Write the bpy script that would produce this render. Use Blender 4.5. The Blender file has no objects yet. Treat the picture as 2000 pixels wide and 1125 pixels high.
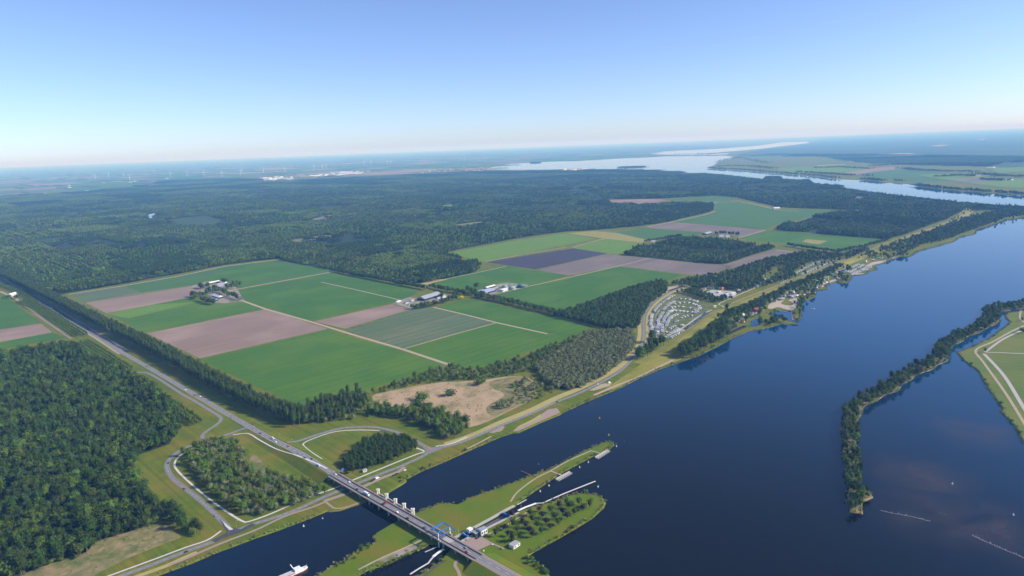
import bpy, bmesh, math, random
import numpy as np
from mathutils import Matrix, Vector
from mathutils.geometry import tessellate_polygon

rng = np.random.default_rng(7)
random.seed(7)
SC = bpy.context.scene
COL = SC.collection

# ------------------------------------------------------------------ camera
FPX, CAMH, HOR, SLOPE = 1333.0, 450.0, 283.0, 0.0385        # focal length in px of a 2000 px frame, height above land
ROLL = math.atan(SLOPE)
PITCH = math.atan((562.5 - HOR) * math.cos(ROLL) / FPX)
_fw = np.array([0, math.cos(PITCH), -math.sin(PITCH)])
_u0 = np.array([0, math.sin(PITCH), math.cos(PITCH)])
_r0 = np.array([1.0, 0, 0])
_rt = _r0 * math.cos(ROLL) - _u0 * math.sin(ROLL)
_up = _u0 * math.cos(ROLL) + _r0 * math.sin(ROLL)
cam = bpy.data.cameras.new('camera')
cam.sensor_width = 36.0
cam.lens = 36.0 * FPX / 2000.0
cam.clip_start = 1.0
cam.clip_end = 400000.0
camo = bpy.data.objects.new('camera', cam)
COL.objects.link(camo)
m = Matrix.Identity(4)
for i in range(3):
    m[i][0], m[i][1], m[i][2] = _rt[i], _up[i], -_fw[i]
m[2][3] = CAMH
camo.matrix_world = m
SC.camera = camo

# ------------------------------------------------------------------ sky, sun, exposure
SUN_AZ, SUN_EL = 97.0, 33.0            # degrees clockwise from the view direction (+Y); elevation
w = bpy.data.worlds.new('World')
SC.world = w
w.use_nodes = True
nt = w.node_tree
bgn = nt.nodes['Background']
sky = nt.nodes.new('ShaderNodeTexSky')
sky.sky_type = 'NISHITA'
sky.sun_disc = False
sky.sun_elevation = math.radians(SUN_EL)
sky.sun_rotation = math.radians(SUN_AZ)
sky.altitude = 450
sky.air_density = 0.8
sky.dust_density = 0.5
sky.ozone_density = 4.8
tintn = nt.nodes.new('ShaderNodeMix')
tintn.data_type = 'RGBA'
tintn.blend_type = 'MULTIPLY'
tintn.inputs['Factor'].default_value = 1.0
tintn.inputs['B'].default_value = (0.97, 0.96, 1.10, 1)
satn = nt.nodes.new('ShaderNodeHueSaturation')
satn.inputs['Saturation'].default_value = 0.96
nt.links.new(sky.outputs[0], tintn.inputs['A'])
nt.links.new(tintn.outputs['Result'], satn.inputs['Color'])
nt.links.new(satn.outputs['Color'], bgn.inputs[0])
bgn.inputs[1].default_value = 0.138
sun = bpy.data.lights.new('sun', 'SUN')
sun.energy = 5.0
sun.angle = math.radians(0.53)
sun.color = (1.0, 0.95, 0.87)
suno = bpy.data.objects.new('sun', sun)
COL.objects.link(suno)
_a, _e = math.radians(SUN_AZ), math.radians(SUN_EL)
SUNV = Vector((math.sin(_a) * math.cos(_e), math.cos(_a) * math.cos(_e), math.sin(_e)))
suno.rotation_euler = SUNV.to_track_quat('Z', 'Y').to_euler()
suno.location = SUNV * 2000
SC.view_settings.view_transform = 'Standard'
SC.view_settings.look = 'None'
SC.view_settings.exposure = 0.30
SC.view_settings.gamma = 1.0
SC.cycles.use_denoising = True
SC.cycles.max_bounces = 5
SC.cycles.diffuse_bounces = 2
SC.cycles.glossy_bounces = 2
SC.cycles.transmission_bounces = 2
SC.cycles.volume_bounces = 1
SC.cycles.transparent_max_bounces = 6
SC.cycles.caustics_reflective = False
SC.cycles.caustics_refractive = False

# ------------------------------------------------------------------ surveying: photo point -> point on the ground
_HX = [-500, 0, 500, 950, 1400, 1800, 2000, 2500]
_HY = [363, 333, 304, 278, 264.5, 257.5, 253, 243]


def P(x, y, z=0.0):
    hp = np.interp(x, _HX, _HY)
    e = min(max((y - hp) / 120.0, 0), 1)
    y = y + (HOR + (1000 - x) * SLOPE + 5 - hp) * (1 - e)
    d = _fw + _rt * (x - 1000) / FPX - _up * (y - 562.5) / FPX
    t = (z - CAMH) / min(d[2], -0.003)
    return (float(d[0] * t), float(d[1] * t), z)


def px(s):
    out = []
    for q in s.split():
        v = [float(a) for a in q.split(',')]
        out.append(tuple(v))
    return out


def W(s, z=0.0):
    """string of photo points 'x,y x,y[,z]' -> ground points"""
    return [P(q[0], q[1], q[2] if len(q) > 2 else z) for q in px(s)]


def smooth(pts, n=6, closed=False):
    p = np.array(pts, float)
    if len(p) < 3:
        return p
    if closed:
        q = np.vstack([p[-1], p, p[0], p[1]])
    else:
        q = np.vstack([2 * p[0] - p[1], p, 2 * p[-1] - p[-2]])
    out = []
    for i in range(1, len(q) - 2):
        a, b, c, d = q[i - 1], q[i], q[i + 1], q[i + 2]
        for k in range(n):
            t = k / n
            out.append(0.5 * (2 * b + (c - a) * t + (2 * a - 5 * b + 4 * c - d) * t * t + (3 * b - a - 3 * c + d) * t ** 3))
    if not closed:
        out.append(p[-1])
    return np.array(out)


def inside(poly, x, y):
    poly = np.asarray(poly)[:, :2]
    x = np.asarray(x, float)
    y = np.asarray(y, float)
    c = np.zeros(x.shape, bool)
    j = len(poly) - 1
    for i in range(len(poly)):
        xi, yi = poly[i]
        xj, yj = poly[j]
        cond = (yi > y) != (yj > y)
        with np.errstate(divide='ignore', invalid='ignore'):
            xx = (xj - xi) * (y - yi) / (yj - yi + 1e-12) + xi
        c ^= cond & (x < xx)
        j = i
    return c


def resample(p, step):
    p = np.asarray(p, float)
    d = np.r_[0, np.cumsum(np.linalg.norm(np.diff(p, axis=0), axis=1))]
    n = max(2, int(d[-1] / step) + 1)
    s = np.linspace(0, d[-1], n)
    return np.stack([np.interp(s, d, p[:, k]) for k in range(p.shape[1])], 1)


# ------------------------------------------------------------------ materials
MATS = {}


def mat(name, c1, c2=None, scale=0.05, rough=0.9, bump=0.0, detail=6, stripe=None, scale2=None, c3=None, spec=0.2, metal=0.0, tint=None, tram=0.0):
    """two or three colours mixed by world-space noise; stripe=(angle, spacing, strength) adds crop rows"""
    if name in MATS:
        return MATS[name]
    mt = bpy.data.materials.new(name)
    mt.use_nodes = True
    n = mt.node_tree.nodes
    l = mt.node_tree.links
    b = n['Principled BSDF']
    b.inputs['Roughness'].default_value = rough
    b.inputs['Specular IOR Level'].default_value = spec
    b.inputs['Metallic'].default_value = metal
    c2 = c2 or tuple(v * 0.8 for v in c1)
    geo = n.new('ShaderNodeNewGeometry')
    nz = n.new('ShaderNodeTexNoise')
    nz.inputs['Scale'].default_value = scale
    nz.inputs['Detail'].default_value = detail
    nz.inputs['Roughness'].default_value = 0.62
    l.new(geo.outputs['Position'], nz.inputs['Vector'])
    r = n.new('ShaderNodeValToRGB')
    r.color_ramp.elements[0].position = 0.32
    r.color_ramp.elements[1].position = 0.68
    r.color_ramp.elements[0].color = (*c1, 1)
    r.color_ramp.elements[1].color = (*c2, 1)
    l.new(nz.outputs['Fac'], r.inputs['Fac'])
    out = r.outputs['Color']
    if c3 is not None:
        n3 = n.new('ShaderNodeTexNoise')
        n3.inputs['Scale'].default_value = scale2 or scale * 0.2
        n3.inputs['Detail'].default_value = 4
        l.new(geo.outputs['Position'], n3.inputs['Vector'])
        r3 = n.new('ShaderNodeMapRange')
        r3.inputs['From Min'].default_value = 0.45
        r3.inputs['From Max'].default_value = 0.66
        l.new(n3.outputs['Fac'], r3.inputs['Value'])
        mx = n.new('ShaderNodeMix')
        mx.data_type = 'RGBA'
        l.new(r3.outputs['Result'], mx.inputs['Factor'])
        l.new(out, mx.inputs['A'])
        mx.inputs['B'].default_value = (*c3, 1)
        out = mx.outputs['Result']
    if stripe:
        ang, sp, st = stripe
        mp = n.new('ShaderNodeMapping')
        mp.inputs['Rotation'].default_value = (0, 0, -ang)
        l.new(geo.outputs['Position'], mp.inputs['Vector'])
        # long thin streaks along the rows
        mp2 = n.new('ShaderNodeMapping')
        mp2.inputs['Scale'].default_value = (0.0025, 1.0 / sp, 1)
        l.new(mp.outputs['Vector'], mp2.inputs['Vector'])
        ns = n.new('ShaderNodeTexNoise')
        ns.inputs['Scale'].default_value = 1.0
        ns.inputs['Detail'].default_value = 5
        ns.inputs['Roughness'].default_value = 0.7
        l.new(mp2.outputs['Vector'], ns.inputs['Vector'])
        mr = n.new('ShaderNodeMapRange')
        mr.inputs['From Min'].default_value = 0.3
        mr.inputs['From Max'].default_value = 0.7
        mr.inputs['To Min'].default_value = 1 - st
        mr.inputs['To Max'].default_value = 1 + st
        l.new(ns.outputs['Fac'], mr.inputs['Value'])
        fac = mr.outputs['Result']
        if tram:
            # tractor lines every 27 m along the rows
            sx = n.new('ShaderNodeSeparateXYZ')
            l.new(mp.outputs['Vector'], sx.inputs[0])
            dv = n.new('ShaderNodeMath')
            dv.operation = 'DIVIDE'
            l.new(sx.outputs['Y'], dv.inputs[0])
            dv.inputs[1].default_value = 27.0
            fr = n.new('ShaderNodeMath')
            fr.operation = 'FRACT'
            l.new(dv.outputs[0], fr.inputs[0])
            lt = n.new('ShaderNodeMapRange')
            lt.inputs['From Min'].default_value = 0.10
            lt.inputs['From Max'].default_value = 0.16
            lt.inputs['To Min'].default_value = tram
            lt.inputs['To Max'].default_value = 1.0
            l.new(fr.outputs[0], lt.inputs['Value'])
            mq = n.new('ShaderNodeMath')
            mq.operation = 'MULTIPLY'
            l.new(fac, mq.inputs[0])
            l.new(lt.outputs['Result'], mq.inputs[1])
            fac = mq.outputs[0]
        mm = n.new('ShaderNodeVectorMath')
        mm.operation = 'SCALE'
        l.new(out, mm.inputs[0])
        l.new(fac, mm.inputs['Scale'])
        out = mm.outputs['Vector']
    if tint:
        # each plant its own shade: random per instance, plus the stored tint, which also paints inner shade on crown cores
        oi = n.new('ShaderNodeObjectInfo')
        at = n.new('ShaderNodeAttribute')
        at.attribute_name = 'tint'
        ad = n.new('ShaderNodeMath')
        ad.operation = 'ADD'
        l.new(oi.outputs['Random'], ad.inputs[0])
        l.new(at.outputs['Fac'], ad.inputs[1])
        mr = n.new('ShaderNodeMapRange')
        mr.inputs['From Min'].default_value = 0
        mr.inputs['From Max'].default_value = 2
        mr.inputs['To Min'].default_value = tint[0]
        mr.inputs['To Max'].default_value = tint[1]
        l.new(ad.outputs[0], mr.inputs['Value'])
        hs = n.new('ShaderNodeHueSaturation')
        l.new(out, hs.inputs['Color'])
        l.new(mr.outputs['Result'], hs.inputs['Value'])
        mh = n.new('ShaderNodeMapRange')
        mh.inputs['From Max'].default_value = 1
        mh.inputs['To Min'].default_value = 0.475
        mh.inputs['To Max'].default_value = 0.515
        l.new(oi.outputs['Random'], mh.inputs['Value'])
        l.new(mh.outputs['Result'], hs.inputs['Hue'])
        out = hs.outputs['Color']
    l.new(out, b.inputs['Base Color'])
    if bump:
        bp = n.new('ShaderNodeBump')
        bp.inputs['Strength'].default_value = bump
        bp.inputs['Distance'].default_value = 1.0
        l.new(nz.outputs['Fac'], bp.inputs['Height'])
        l.new(bp.outputs['Normal'], b.inputs['Normal'])
    MATS[name] = mt
    return mt


A1 = math.radians(-45.5)      # direction of the main road and the long field edges
A2 = math.radians(44.5)
mat('grass', (0.072, 0.122, 0.003), (0.135, 0.150, 0.008), 0.05, c3=(0.165, 0.146, 0.014), scale2=0.014, bump=0.5, detail=9, stripe=(A1, 7, 0.26))
mat('grass_mown', (0.080, 0.142, 0.002), (0.120, 0.156, 0.004), 0.05, c3=(0.150, 0.142, 0.010), scale2=0.016, bump=0.3, detail=9)
mat('grass_dry', (0.42, 0.33, 0.13), (0.32, 0.29, 0.11), 0.05)
mat('grass_dike', (0.22, 0.205, 0.028), (0.28, 0.24, 0.045), 0.05, c3=(0.15, 0.18, 0.02), scale2=0.014, detail=9, stripe=(A2, 6, 0.18))
mat('grass_polder', (0.086, 0.137, 0.015), (0.112, 0.151, 0.020), 0.02, c3=(0.143, 0.158, 0.025), scale2=0.007, stripe=(A1, 12, 0.12))
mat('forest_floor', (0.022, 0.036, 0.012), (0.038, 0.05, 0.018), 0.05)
mat('reed', (0.45, 0.31, 0.19), (0.37, 0.265, 0.15), 0.2, c3=(0.24, 0.20, 0.085), scale2=0.03, bump=0.6, detail=10)
mat('marsh', (0.34, 0.235, 0.13), (0.125, 0.145, 0.04), 0.09, c3=(0.10, 0.13, 0.03), scale2=0.04, bump=0.8, detail=10)
mat('crop_green', (0.056, 0.139, 0.009), (0.069, 0.151, 0.010), 0.012, stripe=(A2, 9, 0.16), c3=(0.091, 0.166, 0.011), scale2=0.007, tram=0.86)
mat('crop_deep', (0.048, 0.128, 0.011), (0.056, 0.138, 0.012), 0.012, stripe=(A2, 9, 0.16), c3=(0.074, 0.158, 0.012), scale2=0.007, tram=0.86)
mat('crop_teal', (0.067, 0.146, 0.026), (0.060, 0.136, 0.025), 0.012, stripe=(A2, 10, 0.20), tram=0.86)
mat('crop_light', (0.114, 0.206, 0.018), (0.129, 0.215, 0.021), 0.012, stripe=(A2, 10, 0.16), tram=0.86)
mat('crop_grey', (0.105, 0.144, 0.063), (0.094, 0.137, 0.059), 0.01, stripe=(A2, 16, 0.22), c3=(0.133, 0.152, 0.070), scale2=0.006, tram=0.80)
mat('soil_pink', (0.255, 0.176, 0.134), (0.233, 0.160, 0.123), 0.01, stripe=(A2, 11, 0.15), c3=(0.307, 0.217, 0.166), scale2=0.006)
mat('soil_grey', (0.176, 0.141, 0.117), (0.155, 0.123, 0.107), 0.01, stripe=(A2, 11, 0.18), c3=(0.221, 0.174, 0.142), scale2=0.005)
mat('soil_slate', (0.055, 0.048, 0.067), (0.062, 0.055, 0.074), 0.01, stripe=(A2, 11, 0.14))
mat('crop_yellow', (0.288, 0.247, 0.056), (0.240, 0.225, 0.056), 0.02)
mat('campground', (0.062, 0.105, 0.008), (0.115, 0.130, 0.030), 0.11, c3=(0.19, 0.165, 0.10), scale2=0.06, detail=10)
mat('yard', (0.27, 0.225, 0.19), (0.34, 0.29, 0.25), 0.12, c3=(0.12, 0.14, 0.03), scale2=0.04, detail=9)
mat('young_plantation', (0.038, 0.066, 0.018), (0.055, 0.085, 0.024), 0.06, detail=9)
mat('asphalt', (0.225, 0.215, 0.215), (0.18, 0.175, 0.175), 0.15, rough=0.85)
mat('asphalt_new', (0.062, 0.062, 0.068), (0.08, 0.08, 0.085), 0.15, rough=0.85)
mat('concrete', (0.46, 0.42, 0.375), (0.38, 0.35, 0.315), 0.2, rough=0.85, detail=9)
mat('concrete_white', (0.62, 0.59, 0.54), (0.54, 0.51, 0.465), 0.25, rough=0.8, detail=8)
mat('brick_paving', (0.36, 0.26, 0.215), (0.30, 0.22, 0.18), 0.3, rough=0.9, detail=8)
mat('track', (0.44, 0.34, 0.235), (0.34, 0.28, 0.19), 0.12, detail=9)
mat('sand', (0.47, 0.385, 0.30), (0.40, 0.33, 0.255), 0.09, detail=9)
mat('paint', (0.8, 0.8, 0.8), (0.75, 0.75, 0.75), 1.0, rough=0.7)
mat('paint_red', (0.42, 0.19, 0.14), (0.38, 0.18, 0.14), 0.5, rough=0.8)
mat('white', (0.80, 0.79, 0.76), (0.72, 0.71, 0.68), 0.3, rough=0.6)
mat('cream', (0.74, 0.68, 0.55), (0.64, 0.58, 0.47), 0.3, rough=0.8)
mat('steel_grey', (0.30, 0.31, 0.33), (0.36, 0.37, 0.39), 0.3, rough=0.6, spec=0.4)
mat('steel_dark', (0.035, 0.038, 0.045), (0.05, 0.05, 0.055), 0.3, rough=0.6)
mat('deck_side', (0.36, 0.38, 0.42), (0.29, 0.30, 0.34), 0.25, rough=0.8)
mat('blue_steel', (0.025, 0.13, 0.42), (0.04, 0.17, 0.48), 0.6, rough=0.55, spec=0.4, detail=8)
mat('roof_grey', (0.30, 0.32, 0.36), (0.26, 0.28, 0.32), 0.2, rough=0.7)
mat('roof_blue', (0.36, 0.39, 0.50), (0.32, 0.35, 0.45), 0.2, rough=0.6)
mat('roof_dark', (0.06, 0.062, 0.075), (0.085, 0.085, 0.095), 0.3, rough=0.8)
mat('roof_red', (0.42, 0.10, 0.075), (0.34, 0.09, 0.07), 0.3, rough=0.8)
mat('brick_wall', (0.30, 0.16, 0.11), (0.25, 0.14, 0.10), 0.5)
mat('glass', (0.02, 0.03, 0.045), (0.025, 0.035, 0.05), 0.5, rough=0.12, spec=0.6)
mat('tyre', (0.015, 0.015, 0.016), (0.02, 0.02, 0.02), 1, rough=0.9)
mat('membrane', (0.20, 0.34, 0.27), (0.24, 0.38, 0.30), 0.2, rough=0.6)
mat('membrane_dark', (0.06, 0.17, 0.15), (0.08, 0.20, 0.17), 0.2, rough=0.6)
mat('wood_grey', (0.40, 0.38, 0.37), (0.32, 0.30, 0.30), 0.4, rough=0.9)
mat('timber', (0.12, 0.09, 0.065), (0.09, 0.07, 0.05), 0.5, rough=0.9)
mat('orange', (0.80, 0.22, 0.04), (0.74, 0.20, 0.04), 0.5, rough=0.5)
mat('pool_blue', (0.25, 0.68, 0.78), (0.32, 0.74, 0.82), 0.1, rough=0.1, spec=0.5)
mat('hatch', (0.55, 0.54, 0.55), (0.48, 0.47, 0.48), 0.2, rough=0.6)
mat('hull_red', (0.35, 0.08, 0.05), (0.28, 0.07, 0.05), 0.3, rough=0.6)
mat('far_town', (0.45, 0.36, 0.32), (0.40, 0.33, 0.30), 0.01)
for nm, c in dict(car_white=(0.75, 0.75, 0.75), car_black=(0.02, 0.02, 0.025), car_grey=(0.22, 0.23, 0.25), car_red=(0.45, 0.03, 0.025), car_blue=(0.03, 0.07, 0.22)).items():
    mat(nm, c, tuple(v * 0.95 for v in c), 1.0, rough=0.3, spec=0.5)
LEAF = dict(scale=0.35, rough=0.75, detail=3, spec=0.15)
mat('leaf_dark', (0.027, 0.055, 0.007), (0.042, 0.074, 0.010), tint=(0.55, 1.45), **LEAF)
mat('leaf_mid', (0.064, 0.116, 0.010), (0.096, 0.148, 0.018), tint=(0.5, 1.45), **LEAF)
mat('leaf_grey', (0.135, 0.160, 0.058), (0.180, 0.200, 0.082), tint=(0.55, 1.45), **LEAF)
mat('leaf_light', (0.105, 0.165, 0.016), (0.145, 0.198, 0.026), tint=(0.5, 1.4), **LEAF)
mat('leaf_poplar', (0.042, 0.072, 0.012), (0.064, 0.098, 0.018), tint=(0.5, 1.5), **LEAF)
mat('leaf_purple', (0.020, 0.012, 0.020), (0.032, 0.018, 0.028), tint=(0.7, 1.4), **LEAF)
mat('leaf_yellow', (0.75, 0.58, 0.01), (0.68, 0.50, 0.01), tint=(0.9, 1.2), **LEAF)
mat('leaf_reed', (0.17, 0.20, 0.06), (0.26, 0.235, 0.10), tint=(0.6, 1.4), **LEAF)
mat('bark', (0.11, 0.09, 0.07), (0.15, 0.13, 0.10), 1.5)


def water_mat():
    mt = bpy.data.materials.new('water')
    mt.use_nodes = True
    n = mt.node_tree.nodes
    l = mt.node_tree.links
    b = n['Principled BSDF']
    b.inputs['Roughness'].default_value = 0.10
    b.inputs['IOR'].default_value = 1.333
    geo = n.new('ShaderNodeNewGeometry')
    # sand shoals under the shallow bay
    last = None
    for (x, y, rx) in ((1795, 925, 95), (1960, 1035, 120), (1900, 845, 80), (1840, 1010, 120), (1160, 790, 14), (1150, 783, 10), (1380, 700, 20), (1785, 505, 9), (1645, 555, 7)):
        c = P(x, y, -1.2)
        c2 = P(x + rx, y, -1.2)
        rad = abs(c2[0] - c[0]) * 1.3
        vs = n.new('ShaderNodeVectorMath')
        vs.operation = 'DISTANCE'
        l.new(geo.outputs['Position'], vs.inputs[0])
        vs.inputs[1].default_value = c
        mr = n.new('ShaderNodeMapRange')
        mr.inputs['From Min'].default_value = rad
        mr.inputs['From Max'].default_value = rad * 0.15
        l.new(vs.outputs['Value'], mr.inputs['Value'])
        if last is None:
            last = mr.outputs['Result']
        else:
            mx = n.new('ShaderNodeMath')
            mx.operation = 'MAXIMUM'
            l.new(last, mx.inputs[0])
            l.new(mr.outputs['Result'], mx.inputs[1])
            last = mx.outputs[0]
    nz = n.new('ShaderNodeTexNoise')
    nz.inputs['Scale'].default_value = 0.012
    nz.inputs['Detail'].default_value = 4
    nz.inputs['Distortion'].default_value = 0.5
    nz.inputs['Roughness'].default_value = 0.62
    l.new(geo.outputs['Position'], nz.inputs['Vector'])
    mr2 = n.new('ShaderNodeMapRange')
    mr2.inputs['From Min'].default_value = 0.36
    mr2.inputs['From Max'].default_value = 0.74
    l.new(nz.outputs['Fac'], mr2.inputs['Value'])
    mu = n.new('ShaderNodeMath')
    mu.operation = 'MULTIPLY'
    l.new(last, mu.inputs[0])
    l.new(mr2.outputs['Result'], mu.inputs[1])
    mix = n.new('ShaderNodeMix')
    mix.data_type = 'RGBA'
    l.new(mu.outputs[0], mix.inputs['Factor'])
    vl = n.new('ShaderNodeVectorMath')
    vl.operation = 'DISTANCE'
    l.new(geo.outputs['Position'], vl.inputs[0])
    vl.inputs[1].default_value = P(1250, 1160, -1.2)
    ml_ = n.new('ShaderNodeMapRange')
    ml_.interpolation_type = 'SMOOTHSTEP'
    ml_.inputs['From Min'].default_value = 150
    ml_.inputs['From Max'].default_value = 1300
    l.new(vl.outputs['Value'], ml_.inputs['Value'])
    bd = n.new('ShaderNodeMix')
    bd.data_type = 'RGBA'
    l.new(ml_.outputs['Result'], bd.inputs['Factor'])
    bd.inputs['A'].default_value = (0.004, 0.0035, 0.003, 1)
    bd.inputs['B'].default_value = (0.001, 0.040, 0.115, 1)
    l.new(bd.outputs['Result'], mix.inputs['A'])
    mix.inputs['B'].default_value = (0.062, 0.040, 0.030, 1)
    l.new(mix.outputs['Result'], b.inputs['Base Color'])
    nb = n.new('ShaderNodeTexNoise')
    nb.inputs['Scale'].default_value = 0.35
    nb.inputs['Detail'].default_value = 5
    l.new(geo.outputs['Position'], nb.inputs['Vector'])
    nb2 = n.new('ShaderNodeTexNoise')
    nb2.inputs['Scale'].default_value = 0.006
    nb2.inputs['Detail'].default_value = 4
    l.new(geo.outputs['Position'], nb2.inputs['Vector'])
    # wind streaks make some areas rougher
    mr3 = n.new('ShaderNodeMapRange')
    mr3.inputs['From Min'].default_value = 0.35
    mr3.inputs['From Max'].default_value = 0.65
    mr3.inputs['To Min'].default_value = 0.02
    mr3.inputs['To Max'].default_value = 0.075
    l.new(nb2.outputs['Fac'], mr3.inputs['Value'])
    l.new(mr3.outputs['Result'], b.inputs['Roughness'])
    bp = n.new('ShaderNodeBump')
    bp.inputs['Strength'].default_value = 0.06
    bp.inputs['Distance'].default_value = 0.3
    l.new(nb.outputs['Fac'], bp.inputs['Height'])
    l.new(bp.outputs['Normal'], b.inputs['Normal'])
    MATS['water'] = mt


water_mat()


# ------------------------------------------------------------------ mesh helpers
def link(name, me, material=None, parent=None):
    o = bpy.data.objects.new(name, me)
    if material and me is not None and len(me.materials) == 0:
        me.materials.append(MATS[material])
    COL.objects.link(o)
    if parent:
        o.parent = parent
    return o


def tag(o, label=None, cat=None, group=None, kind=None):
    for k, v in (('label', label), ('category', cat), ('group', group), ('kind', kind)):
        if v:
            o[k] = v
    return o


def empty(name, loc, rz=0.0, scale=1.0):
    o = bpy.data.objects.new(name, None)
    o.location = loc
    o.rotation_euler = (0, 0, rz)
    o.scale = (scale,) * 3
    COL.objects.link(o)
    return o


class MB:
    def __init__(self):
        self.v, self.f, self.mi = [], [], []
        self.cur = 0

    def face(self, pts):
        k = len(self.v)
        self.v += [tuple(p) for p in pts]
        self.f.append(tuple(range(k, k + len(pts))))
        self.mi.append(self.cur)

    def raw(self, vs, fs):
        k = len(self.v)
        self.v += [tuple(p) for p in vs]
        self.f += [tuple(i + k for i in f) for f in fs]
        self.mi += [self.cur] * len(fs)

    def box(self, c, s, rz=0.0, taper=1.0):
        x, y, z = s[0] / 2, s[1] / 2, s[2] / 2
        ca, sa = math.cos(rz), math.sin(rz)
        vs = []
        for dz, t in ((-z, 1), (z, taper)):
            for dx, dy in ((-x, -y), (x, -y), (x, y), (-x, y)):
                dx *= t
                dy *= t
                vs.append((c[0] + dx * ca - dy * sa, c[1] + dx * sa + dy * ca, c[2] + dz))
        self.raw(vs, [(3, 2, 1, 0), (4, 5, 6, 7), (0, 1, 5, 4), (1, 2, 6, 5), (2, 3, 7, 6), (3, 0, 4, 7)])
        return self

    def cyl(self, a, b, r0, r1=None, n=8):
        a, b = Vector(a), Vector(b)
        r1 = r0 if r1 is None else r1
        d = (b - a).normalized()
        u = d.orthogonal().normalized()
        v = d.cross(u)
        vs = []
        for p, r in ((a, r0), (b, r1)):
            for i in range(n):
                t = 2 * math.pi * i / n
                vs.append(p + u * (r * math.cos(t)) + v * (r * math.sin(t)))
        fs = [(i, (i + 1) % n, n + (i + 1) % n, n + i) for i in range(n)]
        fs += [tuple(range(n - 1, -1, -1)), tuple(range(n, 2 * n))]
        self.raw(vs, fs)
        return self

    def bar(self, a, b, w, h):
        """box beam between two points"""
        a, b = Vector(a), Vector(b)
        d = (b - a).normalized()
        up = Vector((0, 0, 1)) if abs(d.z) < 0.95 else Vector((1, 0, 0))
        s = d.cross(up).normalized() * (w / 2)
        t = s.cross(d).normalized() * (h / 2)
        vs = [a - s - t, a + s - t, a + s + t, a - s + t, b - s - t, b + s - t, b + s + t, b - s + t]
        self.raw(vs, [(0, 1, 2, 3), (7, 6, 5, 4), (1, 0, 4, 5), (2, 1, 5, 6), (3, 2, 6, 7), (0, 3, 7, 4)])
        return self

    def gable(self, L, Wd, h, over=0.0, z0=0.0):
        """pitched roof, ridge along x"""
        x, y = L / 2 + over, Wd / 2 + over
        vs = [(-x, -y, z0), (x, -y, z0), (x, y, z0), (-x, y, z0), (-x, 0, z0 + h), (x, 0, z0 + h)]
        self.raw(vs, [(0, 1, 5, 4), (2, 3, 4, 5), (1, 2, 5), (3, 0, 4), (3, 2, 1, 0)])
        return self

    def mesh(self, name='mesh'):
        me = bpy.data.meshes.new(name)
        me.from_pydata([tuple(map(float, p)) for p in self.v], [], self.f)
        if any(self.mi):
            me.polygons.foreach_set('material_index', self.mi)
        me.update()
        return me

    def build(self, name, material, parent=None):
        me = self.mesh(name)
        for mm in ([material] if isinstance(material, str) else material):
            me.materials.append(MATS[mm])
        return link(name, me, None, parent)


def poly_mesh(pts, z=None, skirt=0.0, skirt_out=0.0):
    pts = [Vector((p[0], p[1], p[2] if z is None else z)) for p in pts]
    tris = tessellate_polygon([pts])
    m_ = MB()
    fs = []
    for t in tris:
        a, b, c = (pts[i] for i in t)
        if (b - a).cross(c - a).z < 0:
            t = (t[0], t[2], t[1])
        fs.append(tuple(t))
    m_.raw(pts, fs)
    if skirt:
        ar = sum(pts[i].x * pts[(i + 1) % len(pts)].y - pts[(i + 1) % len(pts)].x * pts[i].y for i in range(len(pts)))
        sgn = 1 if ar > 0 else -1
        n = len(pts)
        lo = []
        for i in range(n):
            d = (pts[(i + 1) % n] - pts[i - 1])
            o = Vector((d.y, -d.x, 0)).normalized() * skirt_out * sgn if d.length > 0 else Vector()
            lo.append(pts[i] + o - Vector((0, 0, skirt)))
        k = len(m_.v)
        m_.v += [tuple(p) for p in pts] + [tuple(p) for p in lo]
        for i in range(n):
            j = (i + 1) % n
            q = (k + i, k + n + i, k + n + j, k + j)
            m_.f.append(q if sgn > 0 else q[::-1])
            m_.mi.append(0)
    return m_


def sheet(name, s, material, z, sm=0, kind='structure', parent=None, skirt=0, so=0, pts=None):
    p = pts if pts is not None else W(s)
    if sm:
        p = smooth(p, sm, True)
    o = poly_mesh(p, z, skirt, so).build(name, material, parent)
    if kind and not parent:
        o['kind'] = kind
    return o


def offset_line(p, d):
    p = np.asarray(p, float)
    t = np.gradient(p[:, :2], axis=0)
    t /= np.linalg.norm(t, axis=1)[:, None] + 1e-9
    q = p.copy()
    q[:, 0] += t[:, 1] * d
    q[:, 1] -= t[:, 0] * d
    return q


def profile_strip(p, prof):
    """sweep of a cross-section [(offset to the right, height)] along ground line p (its z is added)"""
    rows = []
    for d, h in prof:
        q = offset_line(p, d)
        hh = h if not callable(h) else np.array([h(i) for i in range(len(p))])
        q[:, 2] = p[:, 2] + hh
        rows.append(q)
    n = len(p)
    m_ = MB()
    vs = [tuple(x) for r in rows for x in r]
    fs = []
    for k in range(len(rows) - 1):
        for i in range(n - 1):
            a, b, c, d = k * n + i, k * n + i + 1, (k + 1) * n + i + 1, (k + 1) * n + i
            fs.append((a, d, c, b))
    m_.raw(vs, fs)
    return m_


ROADS = {}


EMB = []          # raised ramps: (line, crest half width, foot distance)


def ramp_height(x, y):
    z = 0.0
    for ln_, hw, ft in EMB:
        d = np.hypot(ln_[:, 0] - x, ln_[:, 1] - y)
        k_ = int(d.argmin())
        z = max(z, float(ln_[k_, 2]) * min(1.0, max(0.0, (ft - d[k_]) / (ft - hw))))
    return z


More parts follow.
